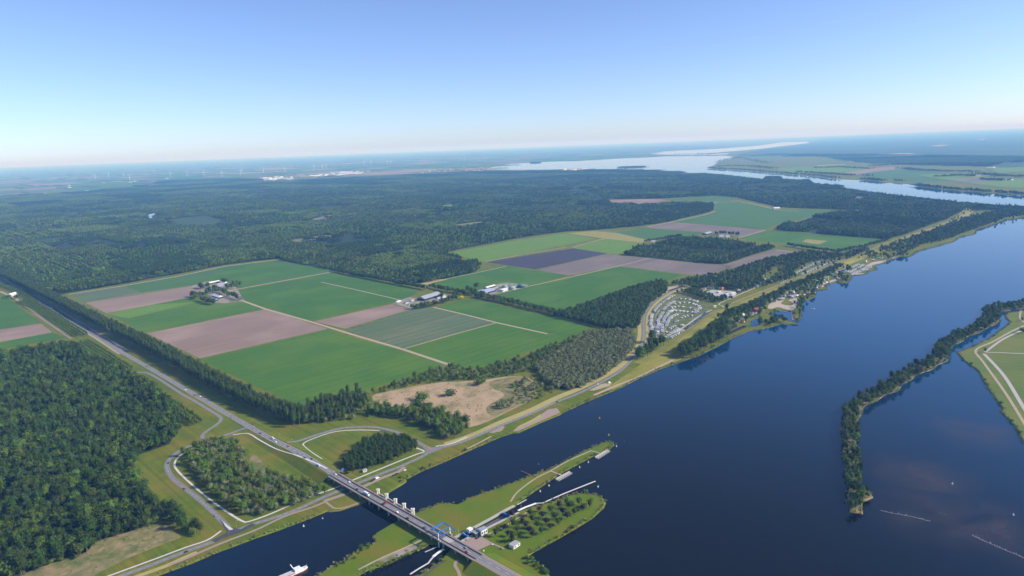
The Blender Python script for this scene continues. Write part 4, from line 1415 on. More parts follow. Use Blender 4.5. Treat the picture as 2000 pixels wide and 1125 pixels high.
# polder trees
to_mass(np.array([P(x, y)[:2] for x, y in ((1994, 650), (1998, 652), (2005, 650), (1924, 689), (1996, 628), (2003, 626))]), ['broad'], (0.6, 0.8))

# trees on the lock island
for nm, kd, lab, grp, spots in (
        ('copper_beech', 'beech', 'round purple-leaved tree on the lawn of the lock island', 'purple trees on the lock island', '1000,1010 986,1035 993,1048 1020,1022 1053,1000 1060,1012 1091,992 1027,1032 1034,1042 1041,1050 1067,1024 1074,1034 1099,1005 1107,1014 1138,997'),
        ('park_maple', 'maple', 'round dark green tree on the lawn of the lock island', 'green trees on the lock island', '968,1048 1003,1030 1010,1040 1035,1008 1041,1021 1049,1033 1057,1043 1076,1002 1083,1015 1090,1026 1106,986 1114,994 1122,1006 1130,987 1152,992 1016,1056 1001,1058')):
    for q in px(spots):
        tree(nm, kd, P(*q), lab, grp, random.uniform(1.0, 1.3))

# farm trees
def farm_trees(spots, label, group, kinds=('dark', 'broad'), sc=(0.85, 1.3), name='farmyard_tree'):
    for q in px(spots):
        c = P(*q)
        for _ in range(4):
            tree(name, random.choice(kinds), (c[0] + random.uniform(-7, 7), c[1] + random.uniform(-9, 9), 0), label, group, random.uniform(*sc))


farm_trees('391,563 396,564 403,562 434,553 441,553 465,559 459,560 452,563 445,562 383,581 378,580 392,580 404,576 414,570 420,572 428,572 434,574 441,576 448,580 456,582 462,585 395,589 401,591 407,593 413,594 418,595 386,584 424,568 410,572', 'dark tree sheltering the double farmstead among the green fields', 'trees of the double farmstead')
farm_trees('807,603 814,604 820,603 826,601 833,600 840,598 848,597 856,595 864,593 872,591 880,588 887,586 862,581 890,580', 'dark tree in the row before the long grey barn', 'trees before the long grey barn', sc=(0.75, 1.05))
farm_trees('914,571 920,573 926,576 932,564 910,578 936,581 943,580', 'dark tree beside the farm with the green gas domes', 'trees by the gas dome farm')
tree('gorse_bush', 'gorse', P(901, 584), 'bright yellow flowering bush at the farm lane crossing', None, 1.6, 'bush', False)
farm_trees('1400,459 1408,458 1416,458 1424,459 1432,460 1438,461', 'dark tree behind the small far white farm', 'trees of the far farm', sc=(0.9, 1.2))
farm_trees('20,582 12,583 28,584 36,583', 'tree by the white house at the road fork', 'trees by the white house', sc=(0.5, 0.8))

scatter('copse_mass', 'smaller trees and scrub filling copses, belts and the camping wood', np.array(MASS['p']), rng.uniform(0, 6.28, len(MASS['p'])), np.array(MASS['s']), np.array(MASS['i']), SINGLES)

# reeds and low growth along the banks
T_ = []
for s_, st in ((COAST_CANAL, 3.2), (ISLE_A, 2.6), (ISLE_B, 2.6), (POLDER, 4.0)):
    q = resample(np.array(W(s_)), st)
    q = q[in_view(q, 30)[0]]
    for _ in range(2):
        T_.append(q[rng.random(len(q)) < 0.75][:, :2])
q = resample(SPIT_POLY, 3)
T_.append(q[:, :2])
T_ = np.vstack(T_)
T_ = T_ + rng.normal(0, 1.6, T_.shape)
# none on the lock walls, the quays, or under the bridge
for a, b, rad in (((640, 996), (704, 982), 14), ((704, 982), (790, 940), 12), ((860, 1062), (1010, 990), 14), ((1005, 842), (1090, 808), 9), ((737, 1040), (900, 984), 7), ((704, 982), (880, 1075), 16)):
    A_, B_ = np.array(P(*a)[:2]), np.array(P(*b)[:2])
    t = np.clip(((T_ - A_) @ (B_ - A_)) / ((B_ - A_) @ (B_ - A_)), 0, 1)
    T_ = T_[np.linalg.norm(T_ - (A_ + t[:, None] * (B_ - A_)), axis=1) > rad]
scatter('bank_reeds', 'reeds and low growth fringing the banks', np.c_[T_, np.full(len(T_), -0.6)], rng.uniform(0, 6.28, len(T_)), rng.uniform(0.45, 1.15, len(T_)), rng.choice([0, 1, 2] * 8 + [3], len(T_)), TUFTS)
# tussocks in the reed bed and rough ground
T_ = []
for s_, st in (('735,775 790,760 860,750 905,748 1000,740 1036,760 1000,795 935,826 885,828 858,800 800,798 745,792', 6), ('302,1000 345,1045 300,1070 240,1092 170,1120 60,1150 130,1092 180,1062 275,1034', 5), ('280,905 330,890 345,930 400,1000 430,1030 400,1050 350,1010 290,950', 9), ('500,900 640,950 620,960 560,935 480,870', 10)):
    T_.append(grid_points(W(s_), st, A1))
T_ = np.vstack(T_)
T_ = T_[rng.random(len(T_)) < 0.22]
scatter('tussocks', 'tussocks and low scrub over the reed bed and rough ground', np.c_[T_, np.zeros(len(T_))], rng.uniform(0, 6.28, len(T_)), rng.uniform(0.35, 0.8, len(T_)), rng.choice([0, 1, 2], len(T_)), TUFTS)

# ================================================================== THINGS
def thing(name, loc, rz, label, cat, group=None, scale=1.0):
    return tag(empty(name, loc, rz, scale), label, cat, group)


def ang(a, b):
    return math.atan2(b[1] - a[1], b[0] - a[0])


# ---- the road bridge over canal and lock
BA, BB = Vector(P(650, 926, 7)), Vector(P(1000, 1125, 7))
BD = (BB - BA).normalized()
BN = Vector((BD.y, -BD.x, 0))            # to the south-west side of the deck (towards the lower edge of the photo)
if BN.y > 0:
    BN = -BN
BL = (Vector(P(938, 1087, 7)) - BA).length
BROT = math.atan2(BD.y, BD.x)


def on_bridge(s, off, z=0.0):
    p = BA + BD * s + BN * off
    return (p.x, p.y, 7 + z)


br = thing('road_bridge', (BA.x, BA.y, 0), BROT, 'long concrete road bridge crossing the canal and the lock', 'bridge')
inv = Matrix.Rotation(-BROT, 3, 'Z')
side = -1 if (inv @ BN).y < 0 else 1     # local y of the near side


def bpart(name, mb, material):
    return mb.build(name, material, br)


HW = 7.6
bpart('deck', MB().box((BL / 2, 0, 6.1), (BL, 2 * HW, 1.0)), 'deck_side')
for sgn in (-1, 1):
    bpart('girder', MB().box((BL / 2, sgn * 5.2, 5.1), (BL, 0.9, 1.0)), 'deck_side')
    bpart('edge_beam', MB().box((BL / 2, sgn * (HW + 0.2), 6.35), (BL + 0.5, 0.4, 1.1)), 'concrete')
    bpart('cycle_path', MB().box((BL / 2, sgn * 6.1, 6.72), (BL, 2.4, 0.24)), 'brick_paving')
    bpart('guard_rail', MB().box((BL / 2, sgn * 4.75, 7.3), (BL, 0.35, 0.9)), 'steel_dark')
    bpart('railing', MB().box((BL / 2, sgn * (HW + 0.1), 7.85), (BL, 0.10, 0.10)), 'steel_grey')
    rl = MB()
    for q in range(int(BL / 3)):
        rl.box((q * 3 + 1, sgn * (HW + 0.1), 7.35), (0.12, 0.1, 0.9))
    rp = bpart('railing_posts', rl, 'steel_grey')
    rp['kind'] = 'stuff'
bpart('carriageway', MB().box((BL / 2, 0, 6.66), (BL, 9.0, 0.14)), 'asphalt')
for q in range(int(BL / 14)):
    bpart('lane_marking', MB().box((q * 14 + 5, 0, 6.74), (6, 0.22, 0.04)), 'paint')
for sgn in (-1, 1):
    bpart('edge_line', MB().box((BL / 2, sgn * 4.1, 6.74), (BL, 0.2, 0.04)), 'paint')
npier = 14
for q in range(npier):
    s_ = 12 + q * (BL - 24) / (npier - 1)
    pm = MB()
    pm.box((s_, 0, 4.2), (1.6, 2 * HW - 0.6, 0.9))
    pr = bpart('pier', pm, 'concrete')
    for y_ in (-5.6, 0, 5.6):
        MB().box((s_, y_, 1.0), (1.3, 1.5, 6.4)).build('column', 'concrete', pr)
for s_ in (-0.8, BL + 0.8):
    bpart('abutment', MB().box((s_, 0, 3.1), (2.0, 2 * HW + 2, 6.2)), 'concrete')
# drawbridge portal over the lock
ps = (Vector(P(866, 1051, 7)) - BA).length
for sgn in (-1, 1):
    bpart('portal_post', MB().box((ps, sgn * (HW + 1.1), 7.5), (1.3, 1.0, 19.0), taper=0.75), 'white')
    bpart('portal_foot', MB().box((ps + 1.8, sgn * (HW + 1.1), 7.6), (3.0, 1.2, 1.8)), 'concrete')
    bpart('balance_arm', MB().bar((ps - 11, sgn * (HW + 0.9), 18.6), (ps + 11, sgn * (HW + 0.9), 16.9), 0.7, 1.0), 'blue_steel')
    bpart('hanger', MB().cyl((ps + 10.6, sgn * (HW + 0.9), 16.8), (ps + 12.5, sgn * (HW + 0.9), 7.0), 0.13), 'steel_grey')
bpart('counterweight', MB().box((ps - 10.5, 0, 18.3), (1.7, 2 * HW + 1.0, 1.4)), 'blue_steel')
bpart('cross_beam', MB().box((ps, 0, 17.7), (0.9, 2 * HW + 1.2, 1.1)), 'blue_steel')
bpart('cross_beam', MB().box((ps + 7.2, 0, 17.2), (0.6, 2 * HW + 1.2, 0.7)), 'blue_steel')
bpart('bascule_leaf', MB().box((ps + 6.5, 0, 6.76), (13, 8.8, 0.06)), 'concrete')
# the road goes on over its embankment beyond the bridge
E0 = BA + BD * BL
tail = np.array([list(E0 + BD * t) for t in np.arange(-1, 140, 6.0)])
tail[:, 2] = 6.55
tg = tail.copy()
tg[:, 2] = 0.02
eb = profile_strip(tg, [(-24, 0), (-9, 6.4), (9, 6.4), (24, 0)])
tag(eb.build('embankment', 'grass_mown'), kind='structure')
ro = road('main_road', '', 9.0, 'asphalt', 0.25, sm=0, pts=tail, key='tail')
dashes('lane_marking', ROADS['tail'], 'paint', 0.22, 6, 8, 0.04, parent=ro)
dashes('edge_line', ROADS['tail'], 'paint', 0.2, 40, 0, 0.04, off=4.1, parent=ro)
dashes('edge_line', ROADS['tail'], 'paint', 0.2, 40, 0, 0.04, off=-4.1, parent=ro)
for of in (-6.2, 6.2):
    road('cycle_path', '', 2.4, 'brick_paving', 0.24, sm=0, pts=tail, off=of)

# ---- weir towers beside the bridge
tower_pos = [(738, 957), (755, 966), (772, 976), (789, 985), (806, 995)]
ORD = ['nearest the grassy bank with the lay-by', 'second from the grassy bank', 'in the middle of the five', 'fourth from the grassy bank', 'nearest the lock island']
for q, (x, y) in enumerate(tower_pos):
    c = P(x, y, 9.5)
    t = thing('sluice_tower', (c[0], c[1], -1.2), BROT, 'cream twin-headed weir tower beside the bridge, ' + ORD[q], 'tower', 'weir towers beside the bridge')
    for k_, dx in enumerate((-2.1, 2.1)):
        h = 9.8 if k_ == 0 else 11.4
        pl = MB().box((dx, 0, h / 2), (1.2, 1.7, h), taper=0.92).build('pillar', 'cream', t)
        MB().box((dx, 0, h + 0.9), (1.9, 2.3, 1.5)).build('head', 'cream', pl)
    MB().box((0, 0, 8.6), (3.0, 1.2, 0.5)).build('walkway', 'steel_grey', t)
    if q < 4:
        MB().box((8.5, 0, 6.4), (11, 1.6, 0.8)).build('gate_beam', 'wood_grey', t)
        MB().box((8.5, 0, 3.0), (11, 0.6, 5.6)).build('gate', 'steel_dark', t)

# ---- vehicles
def car_mesh(name, L, Wd, H, van=False):
    b = MB()
    b.cur = 0
    prof = ([(-.5, .25), (-.5, .62), (-.36, .66), (-.26, 1.0), (.16, 1.0), (.30, .66), (.48, .56), (.5, .25)] if not van else [(-.5, .2), (-.5, .97), (-.46, 1.0), (.26, 1.0), (.40, .62), (.49, .5), (.5, .2)])
    for yy in (-1, 1):
        pass
    n = len(prof)
    vs = []
    for yy in (-0.5, 0.5):
        for x_, z_ in prof:
            k_ = 0.86 if z_ > 0.7 and not van else 1.0
            vs.append((x_ * L, yy * Wd * k_, z_ * H))
    fs = [tuple(range(n)), tuple(range(2 * n - 1, n - 1, -1))] + [((i_ + 1) % n, i_, n + i_, n + (i_ + 1) % n) for i_ in range(n)]
    b.raw(vs, fs)
    return b


VEH = {}


def vehicle(name, loc, rz, paint, label, group, kind='car', parts=True):
    L, Wd, H = {'car': (4.5, 1.85, 1.5), 'van': (6.2, 2.2, 2.6), 'lorry': (11.0, 2.6, 3.8)}[kind]
    key = (kind, paint)
    if key not in VEH:
        bm_ = car_mesh('body', L, Wd, H, kind != 'car').mesh('body')
        bm_.materials.append(MATS[paint])
        wm_ = MB()
        if kind == 'car':
            wm_.box((-0.05 * L, 0, 0.81 * H), (0.40 * L, Wd * 0.90, 0.22 * H))
        else:
            wm_.box((0.345 * L, 0, 0.78 * H), (0.12 * L, Wd * 1.01, 0.2 * H))
        wme = wm_.mesh('window')
        wme.materials.append(MATS['glass'])
        wh = MB()
        wh.cyl((0, -0.12, 0), (0, 0.12, 0), 0.33, n=10)
        whm = wh.mesh('wheel')
        whm.materials.append(MATS['tyre'])
        VEH[key] = (bm_, wme, whm)
    bm_, wme, whm = VEH[key]
    if not parts:
        o_ = link(name, bm_)
        o_.location = loc
        o_.rotation_euler = (0, 0, rz)
        return tag(o_, label, 'car', group)
    t = thing(name, loc, rz, label, {'car': 'car', 'van': 'van', 'lorry': 'lorry'}[kind], group)
    link('body', bm_, None, t)
    link('window', wme, None, t)
    for sx in (-0.31, 0.31):
        for sy in (-0.5, 0.5):
            o_ = link('wheel', whm, None, t)
            o_.location = (sx * L, sy * Wd * 0.92, 0.33)
    return t


def on_line(line, x, y, off, zz=0.0):
    """nearest spot on a road line to a photo point, shifted to the lane -> location, heading"""
    c = np.array(P(x, y))
    r_ = resample(line, 2.0)
    best = None
    for i_ in range(len(r_) - 1):
        v = r_[i_]
        cc = P(x, y, v[2])
        d = math.hypot(cc[0] - v[0], cc[1] - v[1])
        if best is None or d < best[0]:
            best = (d, i_)
    i_ = best[1]
    a = ang(r_[i_], r_[i_ + 1])
    return (r_[i_][0] + math.sin(a) * off, r_[i_][1] - math.cos(a) * off, r_[i_][2] + zz), a


ml = ROADS['main']
for x, y, off, pt, kd, lab in (
        (82, 586, 2, 'car_grey', 'car', 'grey car on the main road near the white house'), (91, 592, -2, 'car_white', 'car', 'white car on the main road just past the farm fork'), (99, 602, 2, 'car_white', 'van', 'white van on the main road beside the plantation rows'),
        (160, 637, -2, 'car_blue', 'car', 'blue car halfway along the poplar belt'), (287, 716, 2, 'car_black', 'car', 'black car followed by a red one beside the poplar belt'), (290, 718, -2, 'car_red', 'car', 'red car beside the poplar belt shadow'),
        (366, 761, 2, 'car_white', 'car', 'white car on the main road before the side road merges'), (386, 771, 2, 'car_black', 'car', 'black car on the main road above the side road'), (388, 776, -2, 'car_white', 'car', 'white car following on the main road above the side road'),
        (456, 814, 2, 'car_grey', 'car', 'grey car on the main road before the first junction'), (510, 846, 2, 'car_black', 'car', 'black car on the main road between the two junctions'), (523, 860, -2, 'car_white', 'van', 'white van on the main road between the two junctions'),
        (538, 864, 2, 'car_white', 'car', 'white car waiting just before the loop road junction'), (557, 874, -2, 'car_red', 'car', 'red car at the loop road junction'), (587, 884, 2, 'car_grey', 'car', 'grey car on the ramp up to the bridge'),
        (602, 899, -2, 'car_black', 'car', 'black car on the ramp up to the bridge'), (624, 910, 2, 'car_white', 'van', 'white van at the top of the bridge ramp'), (608, 890, 3.2, 'car_black', 'car', 'black car beside the slip path on the ramp')):
    loc, a = on_line(ml, x, y, off, 0.02)
    vehicle('car' if kd == 'car' else 'van', loc, a, pt, lab, 'traffic on the main road', kd)
for x, y, off, pt, kd, lab in (
        (657, 926, -2.2, 'car_white', 'car', 'white car entering the bridge by the blue sign'), (684, 941, -2.2, 'car_white', 'car', 'white car on the bridge above the cycle path'), (704, 953, 2.2, 'car_black', 'car', 'black car on the bridge over the parking lane'),
        (721, 964, 2.0, 'car_white', 'lorry', 'white lorry on the bridge beside the first weir tower'), (750, 984, 2.2, 'car_black', 'car', 'black car on the bridge beside a red one'), (755, 981, -2.2, 'car_red', 'car', 'red car on the bridge beside the weir towers'),
        (779, 999, 2.2, 'car_white', 'car', 'white car on the bridge beside the last weir tower'), (799, 1011, 2.2, 'car_black', 'car', 'black car on the bridge above the lawn'), (831, 1030, 2.2, 'car_blue', 'car', 'dark blue car on the bridge before the blue portal'),
        (842, 1036, -2.2, 'car_white', 'car', 'white car just short of the blue portal'), (914, 1077, 2.0, 'car_red', 'car', 'red car on the bridge past the parking place'), (908, 1071, -2.2, 'car_grey', 'car', 'grey car on the bridge beside the parking place')):
    c = Vector(P(x, y, 7.0)) - BA
    s_ = c.dot(BD)
    p = on_bridge(s_, off, -0.24)
    vehicle('car' if kd == 'car' else kd, p, BROT, pt, lab, 'traffic on the bridge', kd)
sd = ROADS['side_road498']
cn = ROADS['canal_road20,']
for x, y, off, ln_, pt, lab in ((391, 863, 1.8, sd, 'car_black', 'black car turning off at the road bend'), (329, 905, -1.8, sd, 'car_black', 'black car in the hairpin of the side road'), (366, 953, 1.8, sd, 'car_black', 'black car going down the straight side road'),
                                (427, 1005, 1.8, sd, 'car_grey', 'grey car waiting near the lower junction'), (362, 1077, 1.8, cn, 'car_black', 'dark car on the canal road below the junction'), (1091, 786, 1.8, cn, 'car_black', 'dark car on the dike road by the sand quay'),
                                (1153, 759, -1.8, cn, 'car_grey', 'grey car on the dike road by the willow wood'), (1272, 596, 1.8, cn, 'car_black', 'dark car on the bend outside the caravan field'), (1256, 640, -1.8, cn, 'car_grey', 'grey car outside the caravan field entrance'),
                                (1277, 589, -1.8, cn, 'car_black', 'second dark car on the bend outside the caravan field')):
    loc, a = on_line(ln_, x, y, off, 0.02)
    vehicle('car', loc, a, pt, lab, 'cars on the side roads')
la = ang(P(713, 949), P(779, 921))
for x, y, pt, kd, lab in ((727, 940, 'car_black', 'car', 'black car parked in the brick lane by the canal'), (737, 935, 'car_white', 'van', 'white van parked in the brick lane by the canal'), (769, 929, 'car_black', 'car', 'black car parked at the grass edge of the lay-by'),
                          (775, 926, 'car_black', 'car', 'other black car at the grass edge of the lay-by'), (791, 919, 'car_white', 'car', 'white car at the far end of the lay-by'), (677, 963, 'car_blue', 'car', 'blue car parked in the bridge shadow'),
                          (933, 1051, 'car_black', 'car', 'dark car parked before the lock building'), (782, 940, 'car_black', 'car', 'dark car alone on the quay lawn'), (1190, 748, 'car_white', 'van', 'white van parked at the lakeside lay-by'), (1168, 751, 'car_white', 'car', 'white car parked beside the dike road')):
    vehicle(kd, P(x, y, 0.25), la, pt, lab, 'cars parked by the canal', kd)

# ---- blue road sign on the bridge approach
c = P(660, 930, 0)
t = thing('road_sign', on_bridge((Vector(P(662, 929, 7)) - BA).dot(BD), -9.5, -6.5), BROT + 1.57, 'bright blue direction sign on a pole beside the bridge approach', 'sign')
MB().cyl((0, 0, 0), (0, 0, 12.2), 0.16).build('pole', 'steel_grey', t)
MB().box((0, 0, 13.2), (3.6, 0.2, 3.4)).build('panel', 'blue_steel', t)
# street lamps at the junctions
for x, y, lab in ((545, 858, 'above the loop junction'), (570, 868, 'at the mouth of the loop road'), (512, 862, 'beside the sloping cycle path'), (462, 1030, 'at the lower junction'), (835, 866, 'at the dike road junction'), (447, 1044, 'facing the traffic island')):
    t = thing('street_lamp', P(x, y), 0.8, 'slim grey street lamp ' + lab, 'street lamp', 'street lamps at the junctions')
    MB().cyl((0, 0, 0), (0, 0, 8), 0.11, 0.07).build('post', 'steel_grey', t)
    MB().bar((0, 0, 8), (1.6, 0, 8.3), 0.12, 0.12).build('arm', 'steel_grey', t)
    MB().box((1.9, 0, 8.25), (0.9, 0.35, 0.2)).build('lamp_head', 'white', t)

# ---- the lock
LA_, LB_ = P(888, 1054), P(1006, 994)
lrot = ang(LA_, LB_)


def lock_box(name, x, y, size, material, z, label, cat, rz=None, parts=()):
    return MB().box((0, 0, 0), size).build(name, material)


for s_, lab in (('888,1049.5 905,1040.5 930,1027.5 960,1011.5 990,994.5 1004,987.5', 'long concrete lock wall on the lawn side of the chamber'), ('900,1058 925,1045 947,1034 975,1020 1005,1005 1013,1001', 'long pale lock wall on the tree island side')):
    q = np.array(W(s_))
    m_ = profile_strip(q, [(-1.6, -1.6), (-1.6, 0.35), (1.6, 0.35), (1.6, -1.6)])
    tag(m_.build('lock_wall', 'concrete'), lab, 'wall', 'lock walls')
sheet('lock_water', '', 'lock_water_m' if 'lock_water_m' in MATS else 'wood_grey', -0.75, pts=W('921,1038.5 985,1004.5 992,1007 931,1040'))
lw = bpy.data.objects['lock_water']
lwm = bpy.data.materials['water'].copy()
lwm.name = 'lock_water'
for nd in lwm.node_tree.nodes:
    if nd.type == 'MIX':
        for l_ in list(nd.inputs['A'].links):
            lwm.node_tree.links.remove(l_)
        nd.inputs['A'].default_value = (0.115, 0.098, 0.105, 1)
lw.data.materials[0] = lwm
for (xa, ya), (xb, yb), lab in (((905, 1044), (911, 1049), 'blue lock gate nearest the bridge'), ((983, 1004), (991, 1009), 'blue lock gate at the lake end of the chamber'), ((925, 1034), (931, 1037.5), 'dark blue middle gate across the lock chamber')):
    a_, b_ = Vector(P(xa, ya)), Vector(P(xb, yb))
    c = (a_ + b_) / 2
    t = thing('lock_gate', (c.x, c.y, -1.2), ang(a_, b_), lab, 'gate', 'lock gates')
    L = (b_ - a_).length
    mt_ = 'blue_steel' if 'dark' not in lab else 'roof_dark'
    for sgn in (-1, 1):
        lf = MB().box((sgn * L / 4, 0, 1.6), (L / 2 - 0.1, 0.8, 3.4)).build('gate_leaf', mt_, t)
        MB().box((sgn * L / 4, 0, 3.7), (L / 2, 1.8, 0.15)).build('footbridge', mt_, lf)
    if mt_ == 'blue_steel':
        for sgn in (-1, 1):
            MB().box((sgn * (L / 2 + 0.6), 1.5, 2.4), (1.6, 2.6, 2.0)).build('machine_box', 'blue_steel', t)
        MB().bar((-L / 2, -1.2, 4.8), (L / 2, -1.2, 4.8), 0.2, 0.2).build('handrail', 'white', t)


def house(name, x, y, L, Wd, h, roof, rz, label, cat, wall='white', roofm='roof_grey', flat=False, z=0.1, windows=3, doors=1, group=None):
    c = P(x, y)
    t = thing(name, (c[0], c[1], z), rz, label, cat, group)
    wl = MB().box((0, 0, h / 2), (L, Wd, h)).build('wall', wall, t)
    if flat:
        MB().box((0, 0, h + 0.2), (L + 0.5, Wd + 0.5, 0.4)).build('roof', roofm, t)
    else:
        MB().gable(L, Wd, roof, 0.5, h + 0.01).build('roof', roofm, t)
    for sy in (-1, 1):
        for k_ in range(windows):
            wx = (k_ + 0.5) / windows * L - L / 2
            wd = MB().box((wx, sy * (Wd / 2 + 0.02), h * 0.55), (L / windows * 0.55, 0.12, h * 0.38)).build('window', 'glass', t)
    for k_ in range(doors):
        MB().box((L / 2 + 0.02, (k_ - (doors - 1) / 2) * 4, min(h, 4) * 0.42), (0.12, min(3, Wd * 0.35), min(h, 4) * 0.84)).build('door', 'steel_dark', t)
    return t


house('lock_house', 943, 1043, 9, 6.5, 7.0, 0, lrot, 'white two-storey lock keeper building beside the chamber', 'building', flat=True, roofm='roof_grey')
house('control_cabin', 918, 1040, 5.5, 5, 5.0, 0, lrot, 'small white control cabin with flat white roof at the lock gate', 'building', flat=True, roofm='white', windows=2)
house('lock_shed', 933, 1044, 12, 7, 4.5, 0, lrot, 'low dark glazed hall beside the white lock building', 'building', wall='roof_dark', flat=True, roofm='roof_grey')
house('boat_shed', 1005, 1067, 11, 7.5, 3.6, 0.0, lrot + 0.1, 'white shed with flat grey roof on the lock island lawn', 'shed', flat=True, roofm='wood_grey', windows=2)
house('pump_cabin', 712, 921, 6, 4, 3.2, 0, la, 'small pale cabin at the edge of the loop wood', 'cabin', wall='cream', flat=True, windows=1)
for x, y, lab in ((896, 1046, 'beside the gate near the bridge'), (1018, 996, 'at the lake end of the lock')):
    t = thing('flag_pole', P(x, y), 0, 'thin white mast ' + lab, 'pole', 'masts at the lock')
    MB().cyl((0, 0, 0), (0, 0, 12), 0.1, 0.05).build('mast', 'white', t)
    MB().box((0, 0, 0.3), (0.8, 0.8, 0.6)).build('base', 'concrete', t)
for x, y, lab in ((962, 1064, 'white picnic table beside the parking place'), (945, 1078, 'white sign board by the bridge embankment'), (978, 1073, 'dark bin at the end of the brick path')):
    t = thing('picnic_table' if 'table' in lab else 'sign_board' if 'sign' in lab else 'waste_bin', P(x, y, .05), 0.5, lab, 'table' if 'table' in lab else 'sign' if 'sign' in lab else 'bin')
    if 'table' in lab:
        MB().box((0, 0, 0.75), (2.2, 0.9, 0.1)).build('top', 'white', t)
        for sy in (-1, 1):
            MB().box((0, sy * 0.8, 0.45), (2.2, 0.35, 0.08)).build('bench', 'white', t)
            MB().box((sy * 0.8, 0, 0.36), (0.12, 1.6, 0.7)).build('leg', 'white', t)
    elif 'sign' in lab:
        MB().box((0, 0, 1.6), (1.8, 0.12, 1.4)).build('panel', 'white', t)
        for sy in (-1, 1):
            MB().box((sy * 0.7, 0, 0.45), (0.12, 0.12, 0.95)).build('leg', 'steel_grey', t)
    else:
        MB().cyl((0, 0, 0), (0, 0, 1.6), 0.8, 0.9).build('body', 'steel_dark', t)
        MB().cyl((0, 0, 1.6), (0, 0, 1.8), 0.95, 0.7).build('lid', 'steel_dark', t)

# ---- guide walls, jetties, mooring posts
def jetty(name, s_, width, z, material, label, cat, step=6.0, group=None, thick=0.5):
    q = np.array(W(s_, -1.2))
    t = thing(name, (q[0][0], q[0][1], -1.2), 0, label, cat, group)
    q = q - np.array([q[0][0], q[0][1], 0])
    q[:, 2] = 0
    profile_strip(q, [(-width / 2, z - thick), (-width / 2, z), (width / 2, z), (width / 2, z - thick)]).build('walkway', material, t)
    r_ = resample(q, step)
    for p in r_:
        MB().cyl((p[0], p[1], -2), (p[0], p[1], z + 0.05 - thick), 0.28, n=6).build('pile', 'timber', t)
    return t


jetty('guide_wall', '1025,994 1048,985.5 1060,985 1100,967 1163,942', 1.6, 2.0, 'concrete_white', 'long thin white guide jetty pointing from the lock into the lake', 'jetty')
jetty('guide_wall', '1012,1000 1026,993.5 1047,985.8', 2.8, 2.2, 'white', 'broad white guide wall at the lake end of the lock', 'jetty')
jetty('guide_wall', '1010,988 1019,983 1028,978', 1.6, 1.8, 'concrete', 'short pale jetty on the lawn side of the lock mouth', 'jetty')
jetty('guide_wall', '801,1124 820,1112 837,1102 842,1095 847,1089.5', 1.6, 1.8, 'concrete_white', 'thin white guide jetty bending towards the bridge', 'jetty')
jetty('guide_wall', '846,1090 856,1082 867,1075', 3.0, 2.0, 'white', 'broad white guide wall under the bridge', 'jetty')
jetty('guide_wall', '830,1080 842,1075 853,1070', 1.6, 1.4, 'wood_grey', 'short grey jetty in the bridge shadow', 'jetty')
jetty('old_jetty', '1018,921 1032,927 1047,934', 1.8, 1.2, 'timber', 'dark wooden jetty reaching into the canal', 'jetty')
for a, b, g0, g1, lab in (((1088, 939), (1115, 924), (1075, 920), (1101, 930), 'nearer grey floating mooring stage below the grassy spit'), ((1165, 896), (1189, 881), (1156, 881), (1177, 887), 'farther grey floating mooring stage near the tip of the grassy spit')):
    A_, B_ = Vector(P(*a, -1.2)), Vector(P(*b, -1.2))
    c = (A_ + B_) / 2
    rz = ang(A_, B_)
    t = thing('mooring_stage', (c.x, c.y, -1.2), rz, lab, 'jetty', 'mooring stages')
    L = (B_ - A_).length
    MB().box((0, 0, 0.6), (L, 5.5, 1.6)).build('pontoon', 'wood_grey', t)
    MB().box((0, 2.4, 2.0), (L, 0.5, 1.2)).build('fender_wall', 'concrete', t)
    for k_ in range(6):
        MB().cyl((-L / 2 + (k_ + .5) * L / 6, -3.1, -1.5), (-L / 2 + (k_ + .5) * L / 6, -3.1, 2.6), 0.35, n=7).build('pile', 'timber', t)
    G0, G1 = Vector(P(*g0, 0.3)), Vector(P(*g1, 0.3))
    R3 = Matrix.Rotation(-rz, 3, 'Z')
    l0, l1 = R3 @ (G0 - Vector((c.x, c.y, -1.2))), R3 @ (G1 - Vector((c.x, c.y, -1.2)))
    MB().bar(l0, l1, 2.0, 0.5).build('gangway', 'concrete', t)
for x, y, mt_, lab in ((1072, 949, 'white', 'off the first mooring stage'), (1055, 960, 'white', 'near the lock mouth'), (1132, 913, 'white', 'between the two mooring stages'), (1149, 903, 'white', 'beside the farther mooring stage'), (1204, 872, 'white', 'off the tip of the grassy spit'),
                       (1219, 863, 'steel_dark', 'farthest out beyond the grassy spit'), (1189, 850, 'leaf_yellow', 'in the canal mouth above the spit'), (1052, 907, 'membrane_dark', 'in the canal above the old jetty'), (1168, 951, 'white', 'at the end of the long guide jetty'),
                       (967, 954, 'white', 'on the canal bank of the lock lawn'), (593, 1028, 'white', 'in the middle of the dark canal'), (630, 1013, 'wood_grey', 'near the canal quay'), (1171, 817, 'leaf_yellow', 'off the sand quay'), (1860, 945, 'white', 'in the brown shallows'), (1979, 1006, 'white', 'near the post row in the bay'), (1867, 517, 'steel_dark', 'far out on the lake')):
    t = thing('buoy', P(x, y, -1.2), 0, {'white': 'small white', 'steel_dark': 'small dark', 'leaf_yellow': 'small yellow', 'membrane_dark': 'small green', 'wood_grey': 'small grey'}[mt_] + ' buoy ' + lab, 'buoy', 'buoys')
    MB().cyl((0, 0, -0.4), (0, 0, 0.7), 1.15, 0.95, 10).build('float', mt_, t)
    MB().cyl((0, 0, 0.7), (0, 0, 2.6), 0.55, 0.2, 8).build('top_mark', mt_, t)
